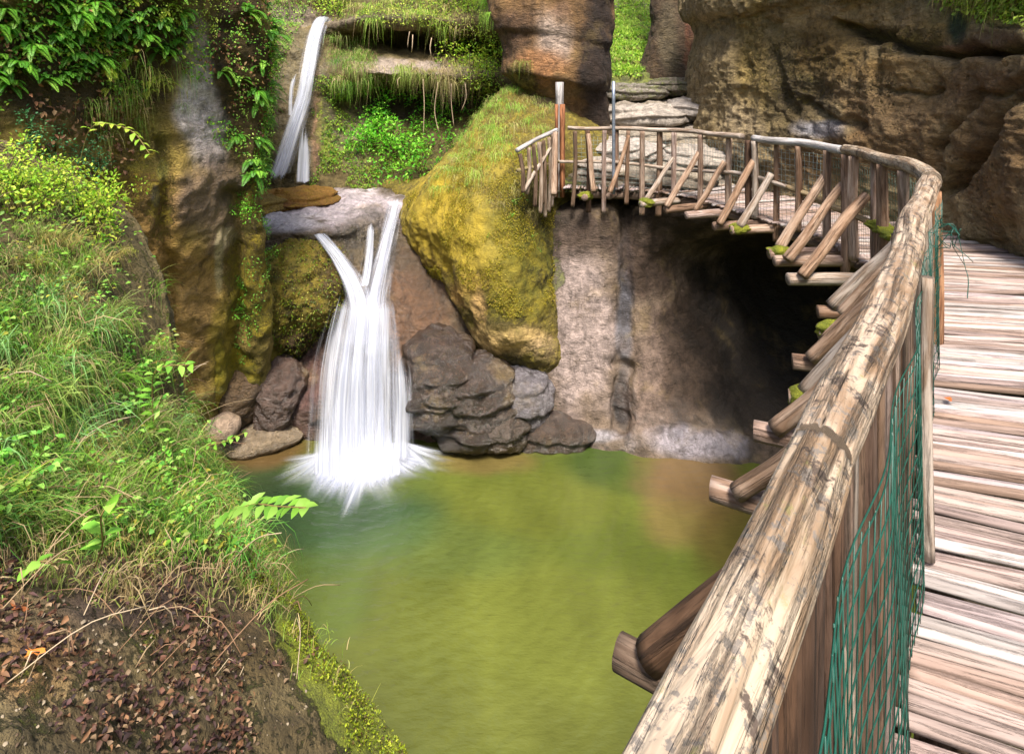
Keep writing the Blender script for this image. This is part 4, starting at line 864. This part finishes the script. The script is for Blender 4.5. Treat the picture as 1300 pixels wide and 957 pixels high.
# ---------------------------------------------------------------- vegetation
M['leaf'] = leaf_mat('leaf', .4); M['grass'] = leaf_mat('grass_blades', .35, .6); M['litter'] = leaf_mat('dead_leaves', .1, .7)
def unit(v): return v/(np.linalg.norm(v, axis=-1, keepdims=True)+1e-9)
def cmix(rs, n, hexes, v=.25):
    c = np.array([lin(h) for h in hexes])[rs.randint(len(hexes), size=n)]
    return c*(1-v+2*v*rs.rand(n, 1))
def add_leaves(mb, P, D, Nn, Ln, Wd, C, fold=.25, droop=.15):
    n = len(P)
    if not n: return
    D = unit(D); S = unit(np.cross(D, Nn)); U = np.cross(S, D)
    Ln = np.broadcast_to(Ln, (n,))[:, None]; Wd = np.broadcast_to(Wd, (n,))[:, None]
    a = P; m1 = P+D*Ln*.4; m2 = P+D*Ln*.75-U*Ln*droop*.4; tp = P+D*Ln-U*Ln*droop
    V = np.stack([a, m1+S*Wd*.5+U*Wd*fold, m1, m1-S*Wd*.5+U*Wd*fold, m2+S*Wd*.34+U*Wd*fold*.7, m2, m2-S*Wd*.34+U*Wd*fold*.7, tp], 1)
    f3 = np.array([[0, 2, 1], [0, 3, 2], [4, 5, 7], [5, 6, 7]]); f4 = np.array([[1, 2, 5, 4], [2, 3, 6, 5]])
    o = (np.arange(n)*8)[:, None, None]
    mb.add(V.reshape(-1, 3), [(f3[None]+o).reshape(-1, 3), (f4[None]+o).reshape(-1, 4)], None, np.repeat(C, 8, 0))
def add_diamonds(mb, P, D, Nn, Ln, Wd, C):
    n = len(P); D = unit(D); S = unit(np.cross(D, Nn)); Ln = np.broadcast_to(Ln, (n,))[:, None]; Wd = np.broadcast_to(Wd, (n,))[:, None]
    V = np.stack([P, P+D*Ln*.35+S*Wd*.5, P+D*Ln, P+D*Ln*.35-S*Wd*.5], 1)
    mb.add(V.reshape(-1, 3), (np.arange(4)[None]+(np.arange(n)*4)[:, None]), None, np.repeat(C, 4, 0))
def add_blades(mb, P, D, L, W, C, droop, rs, seg=5):
    """grass blades: start direction D, bending down with gravity"""
    n = len(P); t = np.linspace(0, 1, seg)[None, :, None]; D = unit(D)
    side = unit(np.cross(D, np.array([0, 0, 1.])+.3*rs.randn(n, 3)))
    L = L[:, None, None]; dr = droop[:, None, None]
    c = P[:, None]+D[:, None]*L*t*(1-.25*dr*t)+np.array([0, 0, -1.])*L*dr*t**2.2*.75+side[:, None]*L*.12*(t**2)*rs.randn(n, 1, 1)
    w = W[:, None, None]*(1-t**1.5)*.5+.0004
    V = np.stack([c-side[:, None]*w, c+side[:, None]*w], 2)
    idx = np.arange(seg-1)*2; f = np.stack([idx, idx+1, idx+3, idx+2], 1)
    C3 = np.repeat(C[:, None]*.88, seg*2, 1)*np.repeat(np.linspace(.85, 1.1, seg), 2)[None, :, None]
    mb.add(V.reshape(-1, 3), (f[None]+(np.arange(n)*seg*2)[:, None, None]).reshape(-1, 4), None, C3.reshape(-1, 3))
def stuff(o): return tag(o, kind='stuff')
def tufts(name, pt, nc, per, Lr, W, hexes, rs, poly=None, up=None, droop=(.4, 1.1), spread=.9, rad=.06, dens=None, updir=.8, downhill=.0):
    P, N = scatter(pt, nc, rs, poly, up, dens)
    if not len(P): return
    k = rs.randint(int(per*.5), int(per*1.5), size=len(P)); i = np.repeat(np.arange(len(P)), k); n = len(i)
    tone = cmix(rs, len(P), hexes, .15)
    B = P[i]+rs.randn(n, 3)*rad*np.array([1, 1, .3]); 
    D = N[i]*.6+np.array([0, 0, updir])+rs.randn(n, 3)*np.array([1, 1, .4])*spread*.55+N[i]*np.array([1, 1, 0])*downhill
    L = (Lr[0]+(Lr[1]-Lr[0])*rs.rand(len(P)))[i]*(.5+.7*rs.rand(n))
    dr = droop[0]+(droop[1]-droop[0])*rs.rand(n)
    C = tone[i]*(.75+.5*rs.rand(n, 1)); dry = rs.rand(n) < .13; C[dry] = lin('#b8a276')*(.7+.5*rs.rand(dry.sum(), 1))
    mb = MB(); add_blades(mb, B, D, L, W*(.6+.7*rs.rand(n)), C, dr, rs)
    return stuff(mb.build(name, M['grass']))
rs = RS(21)
GR = ['#6c9a2c', '#7fae3a', '#5a8a34', '#8fb04a', '#4f7f2c', '#96a85a']
GY = ['#a8ac48', '#8fa83a', '#b8a860', '#9aa050', '#7f9a34']
bank = [(-400, 120), (-60, 200), (60, 230), (130, 262), (180, 330), (212, 430), (235, 540), (285, 640), (330, 720), (250, 720), (120, 700), (0, 690), (-60, 700), (-400, 720)]
def bd(a, X, Y): return .35+1.3*(fbm(a*1.6, 3, seed=50) > -.05)
tufts('meadow_grass', 'left_bank', 560, 50, (.16, .4), .004, GR+GY[:4]+['#b8a874'], rs, bank, droop=(.5, 1.3), dens=bd, rad=.05)
tufts('meadow_grass', 'left_bank', 110, 60, (.3, .6), .0048, GR+['#a8c060', '#8fc070'], rs, [(-60, 330), (110, 380), (200, 480), (230, 600), (180, 690), (-60, 680)], droop=(.8, 1.5), rad=.05)
tufts('meadow_grass', 'left_bank', 26, 60, (.34, .6), .0055, ['#7fb04a', '#5f9a3a', '#90bc5c'], rs, [(225, 620), (300, 645), (345, 715), (300, 730), (200, 690)], droop=(.9, 1.6), rad=.05)
tufts('meadow_grass', 'left_bank', 110, 26, (.15, .4), .004, ['#b09a70', '#a08a60', '#8f9a4a', '#7f9a44'], rs, [(-30, 640), (150, 640), (330, 700), (370, 790), (200, 790), (-30, 730)], droop=(.9, 1.6))
tufts('meadow_grass', 'left_bank', 140, 14, (.05, .16), .003, GY, rs, [(240, 560), (290, 600), (360, 740), (450, 900), (430, 930), (300, 760), (220, 600)], droop=(.3, 1.))
# low leafy growth between the grass
P, N = scatter('left_bank', 4200, rs, bank, dens=bd); n = len(P); mb = MB()
add_leaves(mb, P+N*rs.rand(n, 1)*.16, rs.randn(n, 3)*[1, 1, .3]+[.3, -.2, 0], N+rs.randn(n, 3)*.35+[0, 0, .6], .022+.028*rs.rand(n), .013+.018*rs.rand(n), cmix(rs, n, GR+['#8ab850', '#a6a03c', '#6f8a30']))
stuff(mb.build('ground_cover', M['leaf']))
P, N = scatter('left_bank', 5200, rs, [(-60, 640), (200, 640), (300, 700), (380, 790), (420, 880), (300, 960), (-60, 960)], dens=lambda a, X, Y: fbm(a*2.4, 3, seed=52)+.12); n = len(P); mb = MB()
add_leaves(mb, P+N*(.005+.02*rs.rand(n, 1)), rs.randn(n, 3)*[1, 1, .2], N+rs.randn(n, 3)*.5, .012+.026*rs.rand(n), .008+.014*rs.rand(n), cmix(rs, n, ['#4c3428', '#5f3f30', '#3a2622', '#6a4a34', '#503634', '#7f5c40', '#2e201e', '#8c745a']), fold=.3, droop=.3)
stuff(mb.build('leaf_litter', M['litter']))
# dry stalks and rootlets
P, N = scatter('left_bank', 170, rs, [(-60, 380), (200, 420), (340, 700), (400, 860), (0, 900)]); mb = MB()
for k in range(len(P)):
    d = rs.randn(3)*[.07, .07, .04]+N[k]*.08; tube(mb, [P[k], P[k]+d+N[k]*.03, P[k]+d*2+[0, 0, -.06]], .0016+.0012*rs.rand(), seg=4, step=.05, seed=k, col=lin(['#a08868', '#8a6a50', '#b8a488'][k % 3]))
stuff(mb.build('dry_stalks', M['litter']))

# --- fern, growing out of a wall towards +x
def fern_mesh(seed, nf=10, L=.42, hexes=('#5f9a2c', '#79ac36', '#8fbe4a', '#4c8428')):
    r = RS(seed); mb = MB()
    for f in range(nf):
        a = r.uniform(-1.25, 1.25); el = r.uniform(-.1, .95); l = L*r.uniform(.65, 1.15)
        d = np.array([cos(a)*cos(el), sin(a)*cos(el), sin(el)]); t = np.linspace(0, 1, 24)
        C = d[None]*l*t[:, None]*(1-.2*t[:, None])+np.array([0, 0, -1.])*(l*.5*t**2.1)[:, None]
        T = unit(np.gradient(C, axis=0)); S = unit(np.cross(T, np.array([0, 0, 1.]))); U = np.cross(S, T)
        tone = lin(hexes[r.randint(len(hexes))])*r.uniform(.8, 1.2)
        tube(mb, C[::4], .0022, seg=3, step=.08, col=lin('#5a5a24'))
        for sg in (-1, 1):
            i = np.arange(2, 24); w = .25*l*np.sin(np.pi*(.12+.86*(i/24.)))**.8*.62
            D = S[i]*sg+T[i]*.35-U[i]*.12*r.rand(len(i), 1)
            Cc = tone*(.8+.4*r.rand(len(i), 1))
            add_diamonds(mb, C[i], D, U[i], w, l/24*.85, Cc)
    return mb
def shrub_mesh(seed, n=190, r0=.3, hexes=('#5fae28', '#7cc034', '#4a9428', '#93c848'), ls=.05):
    r = RS(seed); mb = MB(); B = []
    cs = r.randn(7, 3)*r0*np.array([.55, .55, .4])+[0, 0, r0*.7]
    for c in cs: tube(mb, [(0, 0, -.05), c*.5+r.randn(3)*.02, c], .004, seg=4, step=.1, col=lin('#4a3c24'))
    c = cs[r.randint(7, size=n)]; d = unit(r.randn(n, 3)); P = c+d*r0*(.25+.35*r.rand(n, 1))
    add_leaves(mb, P, d+r.randn(n, 3)*.4, np.array([0, 0, 1.])+r.randn(n, 3)*.45, ls*(.6+.8*r.rand(n)), ls*.6*(.7+.6*r.rand(n)), cmix(r, n, hexes, .2))
    return mb
def herb_mesh(seed, ns=3, h=.28, ls=.06, hexes=('#6fae3a', '#86bf52', '#5a9a3c', '#9cc45c')):
    r = RS(seed); mb = MB()
    for s_ in range(ns):
        a = r.uniform(0, 2*pi); l = h*r.uniform(.6, 1.2); tilt = r.uniform(.1, .6)
        d = np.array([cos(a)*tilt, sin(a)*tilt, 1.]); t = np.linspace(0, 1, 6)[:, None]; C = d*l*t+np.array([cos(a), sin(a), -.5])*l*.3*t**2
        tube(mb, C, .0025, seg=4, step=.06, col=lin('#6a6a34'))
        for k in range(1, 6):
            for sg in ((-1, 1) if k < 5 else (-1, 0, 1)):
                ph = a+k*1.3+sg*pi/2*(1 if k < 5 else .6); D = np.array([[cos(ph), sin(ph), .15]])
                add_leaves(mb, C[k:k+1], D, np.array([[0, 0, 1.]])+r.randn(1, 3)*.25, ls*r.uniform(.7, 1.2)*(1.1-.07*k), ls*.62*r.uniform(.8, 1.1), cmix(r, 1, hexes, .12), fold=.15, droop=.25)
    return mb
def place(kind, meshes, P, N, rs, sc, label, cat, group, wall=False, mat=None, sink=.0):
    protos = []
    for k in range(len(P)):
        o = meshes[k % len(meshes)].copy() if meshes[k % len(meshes)].users_collection == () or True else None
        COL.objects.link(o); o.location = tuple(P[k]-N[k]*sink)
        yaw = math.atan2(N[k][1], N[k][0])+(rs.randn()*.35 if wall else rs.uniform(0, 6.28))
        o.rotation_euler = (rs.randn()*.12, rs.randn()*.12 if wall else rs.randn()*.15, yaw); s_ = sc[0]+(sc[1]-sc[0])*rs.rand(); o.scale = (s_, s_, s_)
        tag(o, label, cat, group)
def protos(name, mbs, mat):
    out = []
    for mb in mbs:
        o = mb.build(name, mat); COL.objects.unlink(o); out.append(o)
    return out
FERN = protos('fern', [fern_mesh(k) for k in range(5)], M['leaf']); FERNY = protos('fern', [fern_mesh(k+9, 7, .4, ('#a8bc38', '#8fb036', '#c0c850')) for k in range(3)], M['leaf'])
SHR = protos('shrub', [shrub_mesh(k) for k in range(4)], M['leaf']); SHY = protos('shrub', [shrub_mesh(k+20, hexes=('#a8c038', '#8fb834', '#c2cc50', '#7aa62c'), ls=.045) for k in range(3)], M['leaf'])
HERB = protos('herb', [herb_mesh(k) for k in range(5)], M['leaf'])
IVY = protos('creeper', [shrub_mesh(k+40, n=150, r0=.22, hexes=('#4f8a5a', '#6fa868', '#3f7a48', '#7fb878'), ls=.045) for k in range(3)], M['leaf'])
def pl(kind, meshes, pt, n, poly, sc, label, cat, group, wall=False, seed=1, up=None, sink=0.):
    r = RS(seed); P, N = scatter(pt, n, r, poly, up); place(kind, meshes, P, N, r, sc, label, cat, group, wall, sink=sink)
pl('fern', FERN, 'left_cliff', 150, [(275, -30), (350, -20), (352, 235), (318, 245), (292, 150), (272, 60)], (.6, 1.15), 'bright green fern in the curtain of ferns hanging beside the upper waterfall', 'fern', 'ferns hanging beside the upper waterfall', True, 3)
pl('fern', FERN, 'left_cliff', 90, [(-20, -30), (250, -30), (225, 70), (150, 60), (60, 120), (-20, 100)], (.5, .85), 'green fern at the top of the dark overgrown left cliff', 'fern', 'ferns along the top of the left cliff', True, 4)
pl('fern', FERNY, 'left_cliff', 50, [(90, -10), (230, -10), (240, 60), (210, 120), (120, 110)], (.35, .65), 'yellow-green fern high on the left cliff beside the pale streak', 'fern', 'yellow ferns high on the left cliff', True, 5)
pl('creeper', IVY, 'left_cliff', 16, [(10, 165), (120, 160), (125, 245), (30, 240)], (.5, .9), 'blue-green leafy creeper low on the left cliff above the grassy bank', 'creeper', 'blue-green creepers above the bank', False, 6)
pl('herb', HERB, 'left_cliff', 14, [(70, 50), (150, 50), (150, 110), (70, 110)], (.7, 1.2), 'broad-leaved plant rooted in the dark soil of the left cliff', 'plant', 'broad-leaved plants on the left cliff', True, 7)
pl('herb', HERB, 'left_bank', 60, [(-30, 330), (100, 380), (200, 470), (270, 620), (200, 700), (-30, 690)], (.45, .85), 'small broad-leaved herb among the grass of the left bank', 'plant', 'herbs among the grass of the left bank', False, 8)
pl('shrub', SHY, 'left_bank', 20, [(-40, 195), (60, 222), (140, 258), (175, 320), (90, 300), (-40, 260)], (.5, .8), 'yellow-green leafy shoot at the upper end of the grassy bank', 'shrub', 'leafy shoots at the upper end of the bank', False, 9)
pl('shrub', SHR, 'back_terraces', 26, [(450, 105), (560, 110), (590, 150), (570, 232), (460, 232), (452, 180)], (1.1, 2.0), 'bright green leafy shrub in the hollow between upper waterfall and mossy boulder', 'shrub', 'shrubs in the hollow behind the mossy boulder', False, 10)
pl('shrub', SHY, 'back_terraces', 24, [(560, -10), (640, -10), (640, 110), (600, 130), (565, 60)], (1.0, 1.8), 'yellow-green shrub on the terrace left of the thick rock pillar', 'shrub', 'yellow-green shrubs on the upper terrace', False, 11)
pl('shrub', SHY, 'back_terraces', 12, [(380, -30), (450, -30), (440, 22), (420, 26), (390, 14)], (1.0, 1.8), 'leafy shrub on the rim above the upper waterfall', 'shrub', 'shrubs on the rim above the upper waterfall', False, 12)
pl('shrub', SHR, 'left_cliff', 14, [(300, 250), (340, 250), (345, 310), (320, 420), (300, 400)], (.35, .6), 'small green plant clinging to the lower edge of the left cliff', 'shrub', 'small plants on the lower edge of the left cliff', True, 13)
pl('herb', HERB, 'mossy_boulder', 12, [(590, 230), (680, 230), (690, 330), (600, 310)], (.35, .6), 'little leafy plant rooted on the face of the mossy boulder', 'plant', 'little plants on the mossy boulder', True, 14)
pl('herb', HERB, 'right_cliff', 8, [(1210, -30), (1310, -30), (1310, 25), (1240, 20)], (.8, 1.3), 'leafy plant on the mossy ledge at the top of the right cliff', 'plant', 'plants on the ledge of the right cliff', False, 15)
P = np.array([G(702, 360, 10.35)]); 
# leaves massed on cliffs
def massed(name, pt, n, poly, ls, hexes, seed, lift=.12, dens=None, mat='leaf'):
    r = RS(seed); P, N = scatter(pt, n, r, poly, dens=dens); n = len(P)
    if not n: return
    mb = MB(); add_leaves(mb, P+N*r.rand(n, 1)*lift, N*.5+r.randn(n, 3)*.7+[0, 0, -.5], N+r.randn(n, 3)*.5+[0, 0, .6], ls*(.6+.8*r.rand(n)), ls*.6*(.7+.6*r.rand(n)), cmix(r, n, hexes))
    stuff(mb.build(name, M[mat]))
clump = lambda sc, th, sd: (lambda a, X, Y: sst(th, th+.25, fbm(a*sc, 3, seed=sd)))
massed('undergrowth', 'left_cliff', 11000, [(-40, -60), (345, -60), (350, 240), (320, 260), (290, 200), (215, 90), (130, 150), (60, 240), (-40, 200)], .04, ['#5f9a2e', '#86b038', '#a0b840', '#4f7f2c', '#6fa040'], 31, dens=clump(1.8, -.1, 60))
massed('dead_fronds', 'left_cliff', 3800, [(-40, -60), (345, -60), (350, 230), (300, 230), (280, 100), (200, 100), (150, 230), (-40, 220)], .055, ['#6a4a34', '#84583c', '#4e3626', '#9a7450', '#7a6040'], 32, lift=.08, dens=clump(2.2, -.15, 61), mat='litter')
massed('undergrowth', 'back_terraces', 9000, [(240, -60), (400, -60), (390, 10), (350, 100), (345, 230), (240, 240)], .06, ['#6f9a34', '#86ac3c', '#577f2c', '#9ab850'], 33)
massed('undergrowth', 'back_terraces', 4200, [(395, 95), (440, 95), (470, 160), (590, 160), (590, 245), (390, 245)], .05, ['#7f9a30', '#6fa02c', '#9ab03c', '#587f24'], 34, dens=clump(1.5, -.1, 62))
massed('undergrowth', 'back_terraces', 5200, [(430, -60), (650, -60), (650, 130), (590, 130), (560, 34), (430, 22)], .055, ['#9aac40', '#7f9f34', '#b0b84c', '#64862a'], 35, dens=clump(1.5, -.2, 63))
massed('undergrowth', 'left_cliff', 1500, [(300, 240), (345, 240), (345, 300), (325, 420), (305, 500), (298, 400)], .03, ['#6fae34', '#86bf44', '#588a2c'], 36, lift=.06, dens=clump(2.5, -.05, 64))
massed('undergrowth', 'right_cliff', 1800, [(1190, -60), (1320, -60), (1320, 40), (1240, 18), (1195, 5)], .05, ['#8fa83a', '#6f8f2c', '#a8b850'], 37)
massed('undergrowth', 'hills', 30000, [(300, -300), (1300, -300), (1300, 120), (300, 120)], .5, ['#6f9a34', '#86ac3c', '#4f7a2c', '#9ab850', '#3f6424'], 38, lift=1.2)
massed('undergrowth', 'rock_steps', 7000, [(770, -140), (830, -140), (826, 50), (812, 96), (775, 96)], .09, ['#9ac03c', '#86b034', '#b4cc50', '#6f9a34'], 39, lift=.12)
massed('undergrowth', 'rock_steps', 4500, [(880, -140), (960, -140), (960, 22), (880, 20)], .12, ['#9ac03c', '#c4d468', '#b4cc50', '#6f9a34'], 41, lift=.3)
massed('drip_moss', 'mossy_ledge', 5200, [(325, 285), (450, 320), (445, 450), (330, 450)], .035, ['#7f8f1c', '#5f7a1c', '#8f8a3a', '#6a5a2c', '#4a5a18'], 40, lift=.05)
massed('moss_fuzz', 'left_bank', 7000, [(262, 600), (300, 640), (350, 725), (460, 880), (520, 960), (440, 960), (380, 840), (320, 740), (280, 680)], .012, ['#8f9c20', '#76861a', '#a0a830', '#5f6f18', '#5a4a28'], 45, lift=.018, dens=clump(5, -.3, 66))
massed('moss_fuzz', 'mossy_boulder', 16000, [(515, 250), (600, 190), (700, 190), (705, 400), (640, 400), (590, 360), (545, 350)], .022, ['#a89c24', '#938a1e', '#b8a838', '#7a7a1c', '#9a8434'], 46, lift=.035, dens=clump(2.2, -.15, 65))
massed('undergrowth', 'left_cliff', 6500, [(272, -40), (348, -40), (352, 236), (322, 250), (296, 170), (282, 60)], .032, ['#6fae34', '#8fbe44', '#5a9430', '#a8c458'], 47, lift=.22)
massed('undergrowth', 'left_cliff', 2500, [(150, -40), (280, -40), (270, 50), (235, 60), (215, 40)], .032, ['#8fa83a', '#a8b84a', '#6f8f30'], 48, lift=.18)
# grass hanging from ledges and boulder tops
tufts('hanging_grass', 'mossy_boulder', 210, 40, (.22, .5), .006, ['#9ab850', '#a8bc58', '#7fa83c', '#b8b070', '#8fb04a'], rs, [(548, 232), (585, 185), (625, 130), (655, 108), (705, 118), (705, 200), (660, 205), (600, 235), (560, 250)], droop=(.9, 1.7), rad=.09)
tufts('hanging_grass', 'mossy_boulder', 40, 14, (.15, .35), .004, ['#9aa050', '#b0a468'], rs, [(590, 230), (690, 200), (690, 270), (610, 260)], droop=(1.2, 1.9))
for poly, nn, hx in (([(430, -20), (640, -20), (640, 34), (560, 36), (440, 26)], 60, ['#b8b86a', '#9ab050', '#c0b078', '#86a83c']), ([(430, 84), (620, 88), (620, 108), (430, 104)], 45, ['#b0a868', '#9ab050', '#c4b484']), ([(420, 40), (470, 50), (470, 100), (430, 110)], 60, GR),
                     ([(545, 70), (600, 76), (600, 100), (545, 100)], 40, ['#c4b08c', '#b8b070'])):
    tufts('hanging_grass', 'back_terraces', nn, 40, (.15, .75), .012, hx, rs, poly, droop=(1.1, 2.), rad=.15)
tufts('hanging_grass', 'rock_steps', 90, 36, (.25, .5), .012, ['#a8c850', '#c0d068', '#8fb83c'], rs, [(772, -20), (826, -20), (812, 92), (775, 92)], droop=(.6, 1.3), rad=.14)
tufts('hanging_grass', 'right_cliff', 50, 30, (.2, .4), .007, GY, rs, [(1180, -30), (1310, -30), (1310, 30), (1240, 12)], droop=(.8, 1.6))
tufts('hanging_grass', 'left_cliff', 34, 26, (.15, .4), .005, GR+GY, rs, [(150, 60), (235, 70), (235, 130), (180, 160), (110, 190), (100, 120)], droop=(1.2, 2.))
tufts('hanging_grass', 'rock_pillar', 8, 50, (.3, .5), .008, ['#8fc040', '#9aba50'], rs, [(612, -20), (640, -20), (640, 20), (620, 20)], droop=(1.2, 2.))
tufts('hanging_grass', 'rock_pillar', 5, 40, (.25, .4), .008, ['#8fb040', '#b0a860'], rs, [(650, 60), (672, 60), (672, 80), (650, 80)], droop=(1.2, 2.))
# hanging roots under the terrace ledge
rr = RS(77)
for k, (x, y0, y1) in enumerate([(537, 100, 170), (556, 104, 168), (573, 106, 160), (508, 98, 112), (520, 40, 60), (548, 48, 72), (590, 104, 140), (524, 44, 66)]):
    mb = MB(); p0 = np.array(G(x, y0, 15.5)); p1 = np.array(G(x+rr.randn()*2, y1, 15.5)); tube(mb, [p0, (p0+p1)/2+rr.randn(3)*.05, p1], .012, seg=5, step=.1, col=lin('#b09a80'))
    tag(reorigin(mb.build('hanging_root', M['litter']), p0), 'thin pale root dangling from the terrace ledge behind the mossy boulder', 'root', 'roots dangling from the terrace ledge')
# leafy sprig reaching out over the pool, tall sapling on the bank
def sprig(name, pts, label, seed, ls=.055, nl=18, hexes=('#7fb43c', '#94c050', '#6fa438')):
    r = RS(seed); Q, s_ = smooth_line(pts, .01); root = Q[0]; mb = MB(); tube(mb, np.array(pts)-root, [.004]*(len(pts)-1)+[.002], seg=5, step=.03, col=(1, 1, 1))
    o = empty(name, root); tag(o, label, 'plant'); st0 = MB(); tube(st0, np.array(pts)-root, .0035, seg=5, step=.03, col=lin('#7a6a3c')); st0.build('stem', M['litter'], o)
    i = np.linspace(len(Q)*.3, len(Q)-1, nl).astype(int); T = unit(np.gradient(Q, axis=0))[i]; S = unit(np.cross(T, [0, 0, 1.])); sg = np.where(np.arange(nl) % 2, 1, -1)[:, None]
    lm = MB(); add_leaves(lm, Q[i]-root, S*sg+T*.7+r.randn(nl, 3)*.2, np.array([0, 0, 1.])+r.randn(nl, 3)*.3, ls*(.7+.6*r.rand(nl)), ls*.5*(.8+.4*r.rand(nl)), cmix(r, nl, hexes, .12), fold=.12, droop=.25)
    lm.build('leaves', M['leaf'], o)
sprig('leafy_sprig', [G(262, 690, 3.0), G(285, 655, 2.85), G(320, 640, 2.7), G(352, 642, 2.6), G(388, 644, 2.5)], 'bright green leafy sprig reaching from the bank out over the green pool', 1, nl=30, ls=.075)
sprig('sapling', [G(194, 600, 3.9), G(196, 550, 3.85), G(193, 500, 3.85), G(200, 468, 3.8), G(242, 462, 3.8)], 'tall thin sapling with yellow-green leaves standing at the edge of the bank before the cliff', 2, nl=22, ls=.08)
sprig('leafy_sprig', [G(240, 600, 3.9), G(255, 570, 3.9), G(285, 560, 3.9), G(312, 548, 3.9)], 'small green sprig below the pale stone at the left end of the pool', 3, nl=14)
sprig('leafy_sprig', [G(20, 735, 2.2), G(50, 712, 2.1), G(70, 716, 2.1)], 'pair of broad green leaves on a thin stem above the brown leaf litter', 4, nl=5, ls=.06)
sprig('leafy_sprig', [G(120, 720, 2.3), G(130, 690, 2.25), G(128, 655, 2.2), G(140, 640, 2.2)], 'herb with rounded pale green leaves in the lower grass of the bank', 5, nl=12, ls=.07)
sprig('sapling', [G(100, 210, 5.6), G(118, 160, 5.5), G(165, 165, 5.4), G(190, 195, 5.3)], 'arching sapling with pointed leaves in front of the ochre part of the left cliff', 6, nl=20, ls=.09, hexes=('#a8c040', '#8fb838'))
# fallen leaves one can point at
def fallen(p, n, size, hexc, label, seed):
    r = RS(seed); a = np.linspace(0, 2*pi, 31)[:-1]; rad = size*(.55+.45*np.abs(np.cos(a*2.5)))*(1+.1*r.randn(30))
    n = np.array(n, float); n /= np.linalg.norm(n); e1 = unit(np.cross(n, [0, 1, .1])); e2 = np.cross(n, e1)
    V = e1[None]*(rad*np.cos(a))[:, None]+e2[None]*(rad*np.sin(a))[:, None]+n[None]*(.15*size*np.cos(3*a)+.01)[:, None]
    V = np.vstack([V, n*.012]); i = np.arange(30); mb = MB(); mb.add(V, np.stack([i, (i+1) % 30, np.full(30, 30)], 1), None, lin(hexc))
    o = mb.build('fallen_leaf', M['litter']); o.location = tuple(p); tag(o, label, 'leaf')
def on_patch(pt, x, y):
    A, N, px, py = PATCH[pt]; d = (px-x)**2+(py-y)**2+(A[..., 1] < .3)*1e9
    i = np.unravel_index(np.argmin(d), d.shape); return A[i]+N[i]*.012, N[i]
p, n_ = on_patch('left_bank', 341, 849); fallen(p, n_+[0, -.5, .3], .032, '#c8a070', 'tan star-shaped fallen leaf on the brown earth near the mossy edge of the bank', 1)
p, n_ = on_patch('left_bank', 40, 838); fallen(p, n_, .03, '#d07a34', 'orange fallen leaf at the bottom left of the bank', 2)
p, n_ = on_patch('left_bank', 20, 780); fallen(p, n_, .03, '#b86a3c', 'rusty fallen leaf left of the leaf litter on the bank', 3)
p = GZ(1205, 508, .012); fallen(p, (0, 0, 1), .022, '#c0602c', 'small orange fallen leaf lying on the boardwalk logs', 4)

# pebbles and small bare twigs in the litter
P, N = scatter('left_bank', 900, rs, [(-60, 700), (200, 720), (330, 780), (400, 900), (300, 960), (-60, 960)]); mb = MB()
u = np.linspace(0, 2*pi, 7)[:-1]
for k in range(len(P)):
    r_ = .003+.008*rs.rand()**2; c = P[k]; rg = np.stack([np.cos(u), np.sin(u), u*0], 1)*r_*(.7+.5*rs.rand(6, 1)); top = c+N[k]*r_*.8
    i = np.arange(6); mb.add(np.vstack([c+rg, top]), np.stack([i, (i+1) % 6, np.full(6, 6)], 1), None, lin(['#8a7c68', '#5c4a38', '#a09078', '#4a3c30'][k % 4]))
stuff(mb.build('pebbles', M['litter']))
# ---------------------------------------------------------------- camera, light
cd = bpy.data.cameras.new('camera'); cam = bpy.data.objects.new('camera', cd); COL.objects.link(cam)
cam.location = (0, 0, EYE); cam.rotation_euler = (radians(90), 0, 0)
cd.sensor_fit = 'HORIZONTAL'; cd.sensor_width = 36; cd.lens = F/1300*36; cd.shift_y = -(478-HY)/1300
cd.clip_start = .02; cd.clip_end = 2000
SC.camera = cam
w = bpy.data.worlds.new('World'); SC.world = w; w.use_nodes = True; nt = w.node_tree; nt.nodes.clear()
sky = nt.nodes.new('ShaderNodeTexSky'); sky.sky_type = 'NISHITA'; sky.sun_disc = False
SUN = np.array([.02, -.50, .85]); SUN /= np.linalg.norm(SUN)
sky.sun_elevation = math.asin(SUN[2]); sky.sun_rotation = math.atan2(SUN[0], SUN[1]); sky.air_density = 1.; sky.dust_density = 3.; sky.ozone_density = .6
bg = nt.nodes.new('ShaderNodeBackground'); bg.inputs[1].default_value = .15
wo = nt.nodes.new('ShaderNodeOutputWorld'); nt.links.new(sky.outputs[0], bg.inputs[0]); nt.links.new(bg.outputs[0], wo.inputs[0])
ld = bpy.data.lights.new('sun', 'SUN'); ld.energy = 4.0; ld.angle = radians(14); ld.color = (1, .94, .84)
lo = bpy.data.objects.new('sun', ld); COL.objects.link(lo)
from mathutils import Vector
lo.rotation_euler = Vector(SUN).to_track_quat('Z', 'Y').to_euler(); lo.location = (-6, -2, 12)
SC.view_settings.view_transform = 'Standard'; SC.view_settings.look = 'None'; SC.view_settings.gamma = 1; SC.view_settings.use_curve_mapping = False
SC.view_settings.exposure = 1.05
SC.cycles.max_bounces = 8; SC.cycles.diffuse_bounces = 4; SC.cycles.transparent_max_bounces = 24
SC.cycles.use_denoising = True
